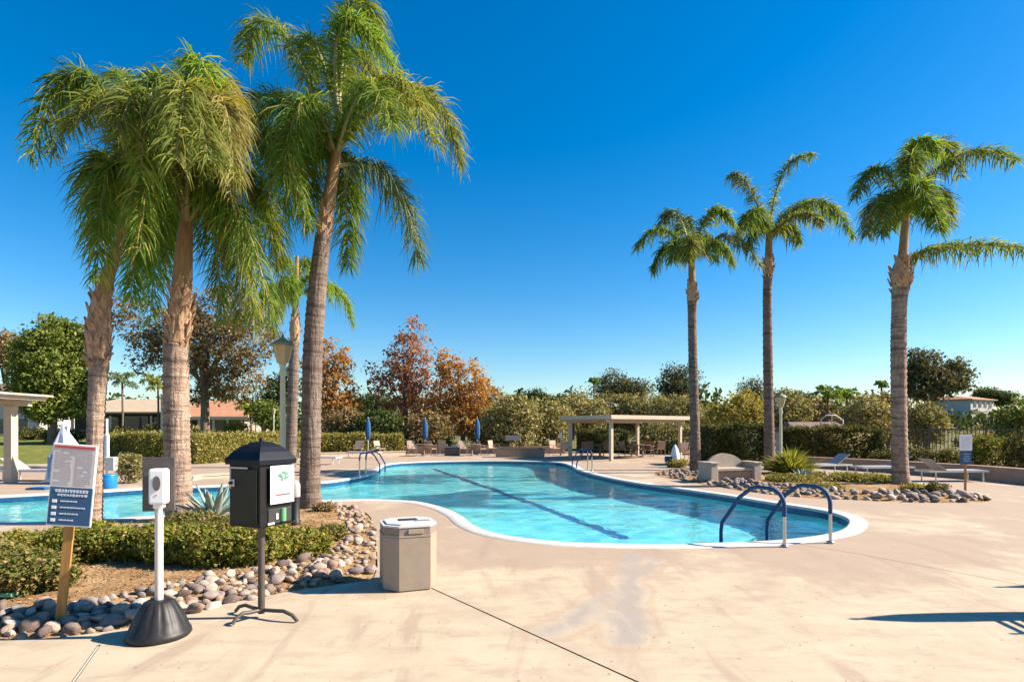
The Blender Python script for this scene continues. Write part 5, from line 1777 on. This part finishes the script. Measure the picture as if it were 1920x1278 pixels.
# covered pool lift and its neighbours at left
cl = thing('pool_lift_cover', 'pale blue white sheet draped over a peaked lift frame', 'pool lift', G(133, 905), 0)
s = cl.location.y / F
vs, fs = [], []
prof = [(0.02, 1.0), (.22, .86), (.55, .66), (.82, .34), (1.0, .03)]
nn_ = 20
for j, (r, zz) in enumerate(prof):
    for k in range(nn_):
        q = k / nn_ * 2 * math.pi
        rip = 1 + .20 * math.sin(q * 5 + j * .5) * r ** .5
        vs.append((.26 * (1 - r) * -1 + math.cos(q) * r * .58 * rip, math.sin(q) * r * .5 * rip, zz * (1.88 - .28 * max(0, math.cos(q)) * r)))
for j in range(len(prof) - 1):
    for k in range(nn_):
        fs.append((j * nn_ + k, j * nn_ + (k + 1) % nn_, (j + 1) * nn_ + (k + 1) % nn_, (j + 1) * nn_ + k))
MB().add(vs, fs, False).build('sheet', M['cloth'], cl)
MB().tube([(-.1, 0, 0), (-.1, 0, 1.80)], .04, 8).build('mast', M['furniture_white'], cl)
MB().box((-.42, -.1, .5), (.10, .5, .75), bev=.03).build('shaded_side', M['cloth_shade'], cl)  # block coloured as the blue shade on the sheet's left side
pm = thing('pole', 'thin pale pole with a white bracket right of the leftmost palm', 'pole', ((200 - CX) * 17.4 / F, 17.4, 0), 0)
MB().tube([(0, 0, 0), (0, 0, 2.0)], .035, 10).build('mast', M['cloth'], pm)
MB().box((.14, 0, .62), (.30, .2, .42), bev=.02).build('bracket_box', M['furniture_white'], pm)
MB().box((0, -.03, 1.15), (.16, .10, .75), bev=.03).build('wrap', M['cloth'], pm)
dm = thing('plastic_drum', 'bright blue plastic drum at the pool edge beside the leftmost palm', 'drum', G(203, 915), 0)
MB().lathe([(.20, 0), (.215, .03), (.215, .36), (.20, .40)], 24).build('body', M['drum'], dm)
MB().lathe([(.222, .36), (.222, .40), (.19, .405)], 24).build('rim', M['drum'], dm)
fl = thing('float_board', 'flat teal blue float lying on the deck behind the notice', 'float', G(75, 917), 0)
MB().box((0, 0, .03), (.55, .35, .05), bev=.015).build('pad', M['tile'], fl)
MB().box((0, 0, .062), (.40, .24, .012), bev=.004).build('grip_panel', M['drum'], fl)
wc = thing('umbrella_cover', 'white covered folded umbrella left of the shortest right palm', 'umbrella', ((1266 - CX) * 25 / F, 25, 0), 0)
MB().lathe([(.12, .1), (.20, .2), (.18, .55), (.12, .8), (.05, .96), (.01, 1.0)], 18, ripple=lambda q, j: 1 + .12 * math.cos(q * 5 + j)).build('cover', M['cloth'], wc)
MB().lathe([(.22, 0), (.22, .05), (.05, .1)], 14).build('base', M['brown'], wc)
MB().box((-.30, 0, .35), (.28, .3, .25), bev=.04).build('bag', M['navy'], wc)
# ---------------------------------------------------------------- houses
def house(label, loc, rz, w, d, h, roof_h, wall, roof, wins, over=.5, gable=False, group='houses beyond the yard', ridge=.35):
    t = thing('house', label, 'house', loc, rz, group)
    MB().box((0, 0, h / 2), (w, d, h)).build('wall', M[wall], t)
    W2, D2 = w / 2 + over, d / 2 + over
    r = w / 2 * ridge if not gable else W2
    vs = [(-W2, -D2, h), (W2, -D2, h), (W2, D2, h), (-W2, D2, h), (-r, 0, h + roof_h), (r, 0, h + roof_h)]
    vs2 = [(x, y, z - .18) for x, y, z in vs[:4]]
    MB().add(vs + vs2, [(0, 1, 5, 4), (1, 2, 5), (2, 3, 4, 5), (3, 0, 4), (6, 7, 1, 0), (7, 8, 2, 1), (8, 9, 3, 2), (9, 6, 0, 3), (9, 8, 7, 6)]).build('roof', M[roof], t)
    for x, z, ww, hh in wins:
        f = MB().box((x, -d / 2 - .03, z), (ww + .16, .08, hh + .16)).build('window', M['furniture_white'], t)
        MB().box((x, -d / 2 - .08, z), (ww, .04, hh)).build('pane', M['glass_dark'], f)
    return t


hA = house('pale two storey house at the left edge behind the round tree', (P(10, 780, 74).x, 76, .6), 0, 13, 9, 5.6, 1.5, 'stucco', 'roof_brown',
           [(1.0, 4.2, 1.2, 1.3), (3.6, 4.2, 1.2, 1.3), (-2, 4.2, 1.2, 1.3), (1.2, 1.4, 1.8, 1.9), (4.4, 1.4, 1.4, 1.9)])
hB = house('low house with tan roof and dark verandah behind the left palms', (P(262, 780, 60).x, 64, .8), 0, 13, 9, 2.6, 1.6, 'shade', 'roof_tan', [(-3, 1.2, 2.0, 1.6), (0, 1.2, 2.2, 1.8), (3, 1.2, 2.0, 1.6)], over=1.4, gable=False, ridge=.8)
for x in (-6.2, -2.2, 2.0, 6.2):
    MB().box((x, -5.2, 1.2), (.2, .2, 2.4)).build('verandah_post', M['furniture_white'], hB)
MB().box((0, -5.2, 2.36), (13, .2, .25)).build('verandah_beam', M['shade'], hB)
hC = house('terracotta roofed house with white gable beside the stout palm', (P(402, 780, 58).x, 60, .6), 0, 7.5, 7, 2.3, 1.7, 'stucco_tan', 'roof_red', [(-1.6, 1.2, 1.4, 1.3), (1.4, 1.2, 1.4, 1.3)], over=.5, ridge=.5)
MB().add([(x, y, z) for y in (-4.1, -3.7) for x, z in ((-4.2, .1), (-1.3, .1), (-1.3, 2.3), (-4.2, 4.6))],
         [(0, 1, 2, 3), (7, 6, 5, 4), (0, 3, 7, 4), (1, 5, 6, 2), (3, 2, 6, 7)]).build('gable_wall', M['furniture_white'], hC)
pc = thing('pergola', 'white pergola with thin posts in front of the terracotta roof', 'pergola', (P(412, 800, 54).x, 54, .55), 0)
for k in range(6):
    MB().box((-3.3 + k * 1.35, 0, 1.0), (.13, .13, 2.0)).build('post', M['furniture_white'], pc)
MB().box((0, 0, 2.08), (7.6, .2, .16)).build('beam', M['furniture_white'], pc)
MB().box((0, 1.2, 2.2), (7.6, 2.6, .07)).build('roof_panel', M['furniture_white'], pc)
hz = hill_z(P(1815, 760, 118).x, 118)
hD = house('pale hillside house with terracotta roof at far right', (P(1814, 760, 118).x, 120, hz - .6), R(28), 9.6, 8, P(1814, 748, 116).z - hz + .6, .9, 'stucco', 'roof_red',
           [(x, P(1814, 757, 116).z - hz + .6 - .1, 1.0, 1.1) for x in (-3.2, -1.1, 1.1, 3.2)] + [(x, 1.6, 1.1, 1.3) for x in (-3, 0, 3)], ridge=.6)
hE = house('grey roofed outbuilding with white end beyond the right hedge', (P(1530, 790, 34).x, 34.5, 0), 0, 3.2, 2.4, 1.65, .45, 'stucco', 'roof_brown', [(.5, 1.0, .9, .7)], over=.15, ridge=.9)
ar = thing('arch_frame', 'thin pale arched frame beyond the right hedge', 'arch', (P(1560, 790, 31).x, 31, 0), 0)
MB().tube([(-.6, 0, 0), (-.6, 0, 2.2), (-.3, 0, 2.42), (.2, 0, 2.42), (.6, 0, 2.15), (.68, 0, 0)], .035, 8).build('hoop', M['furniture_white'], ar)
MB().tube([(0, 0, 0), (0, 0, 2.42)], .03, 8).build('post', M['furniture_white'], ar)
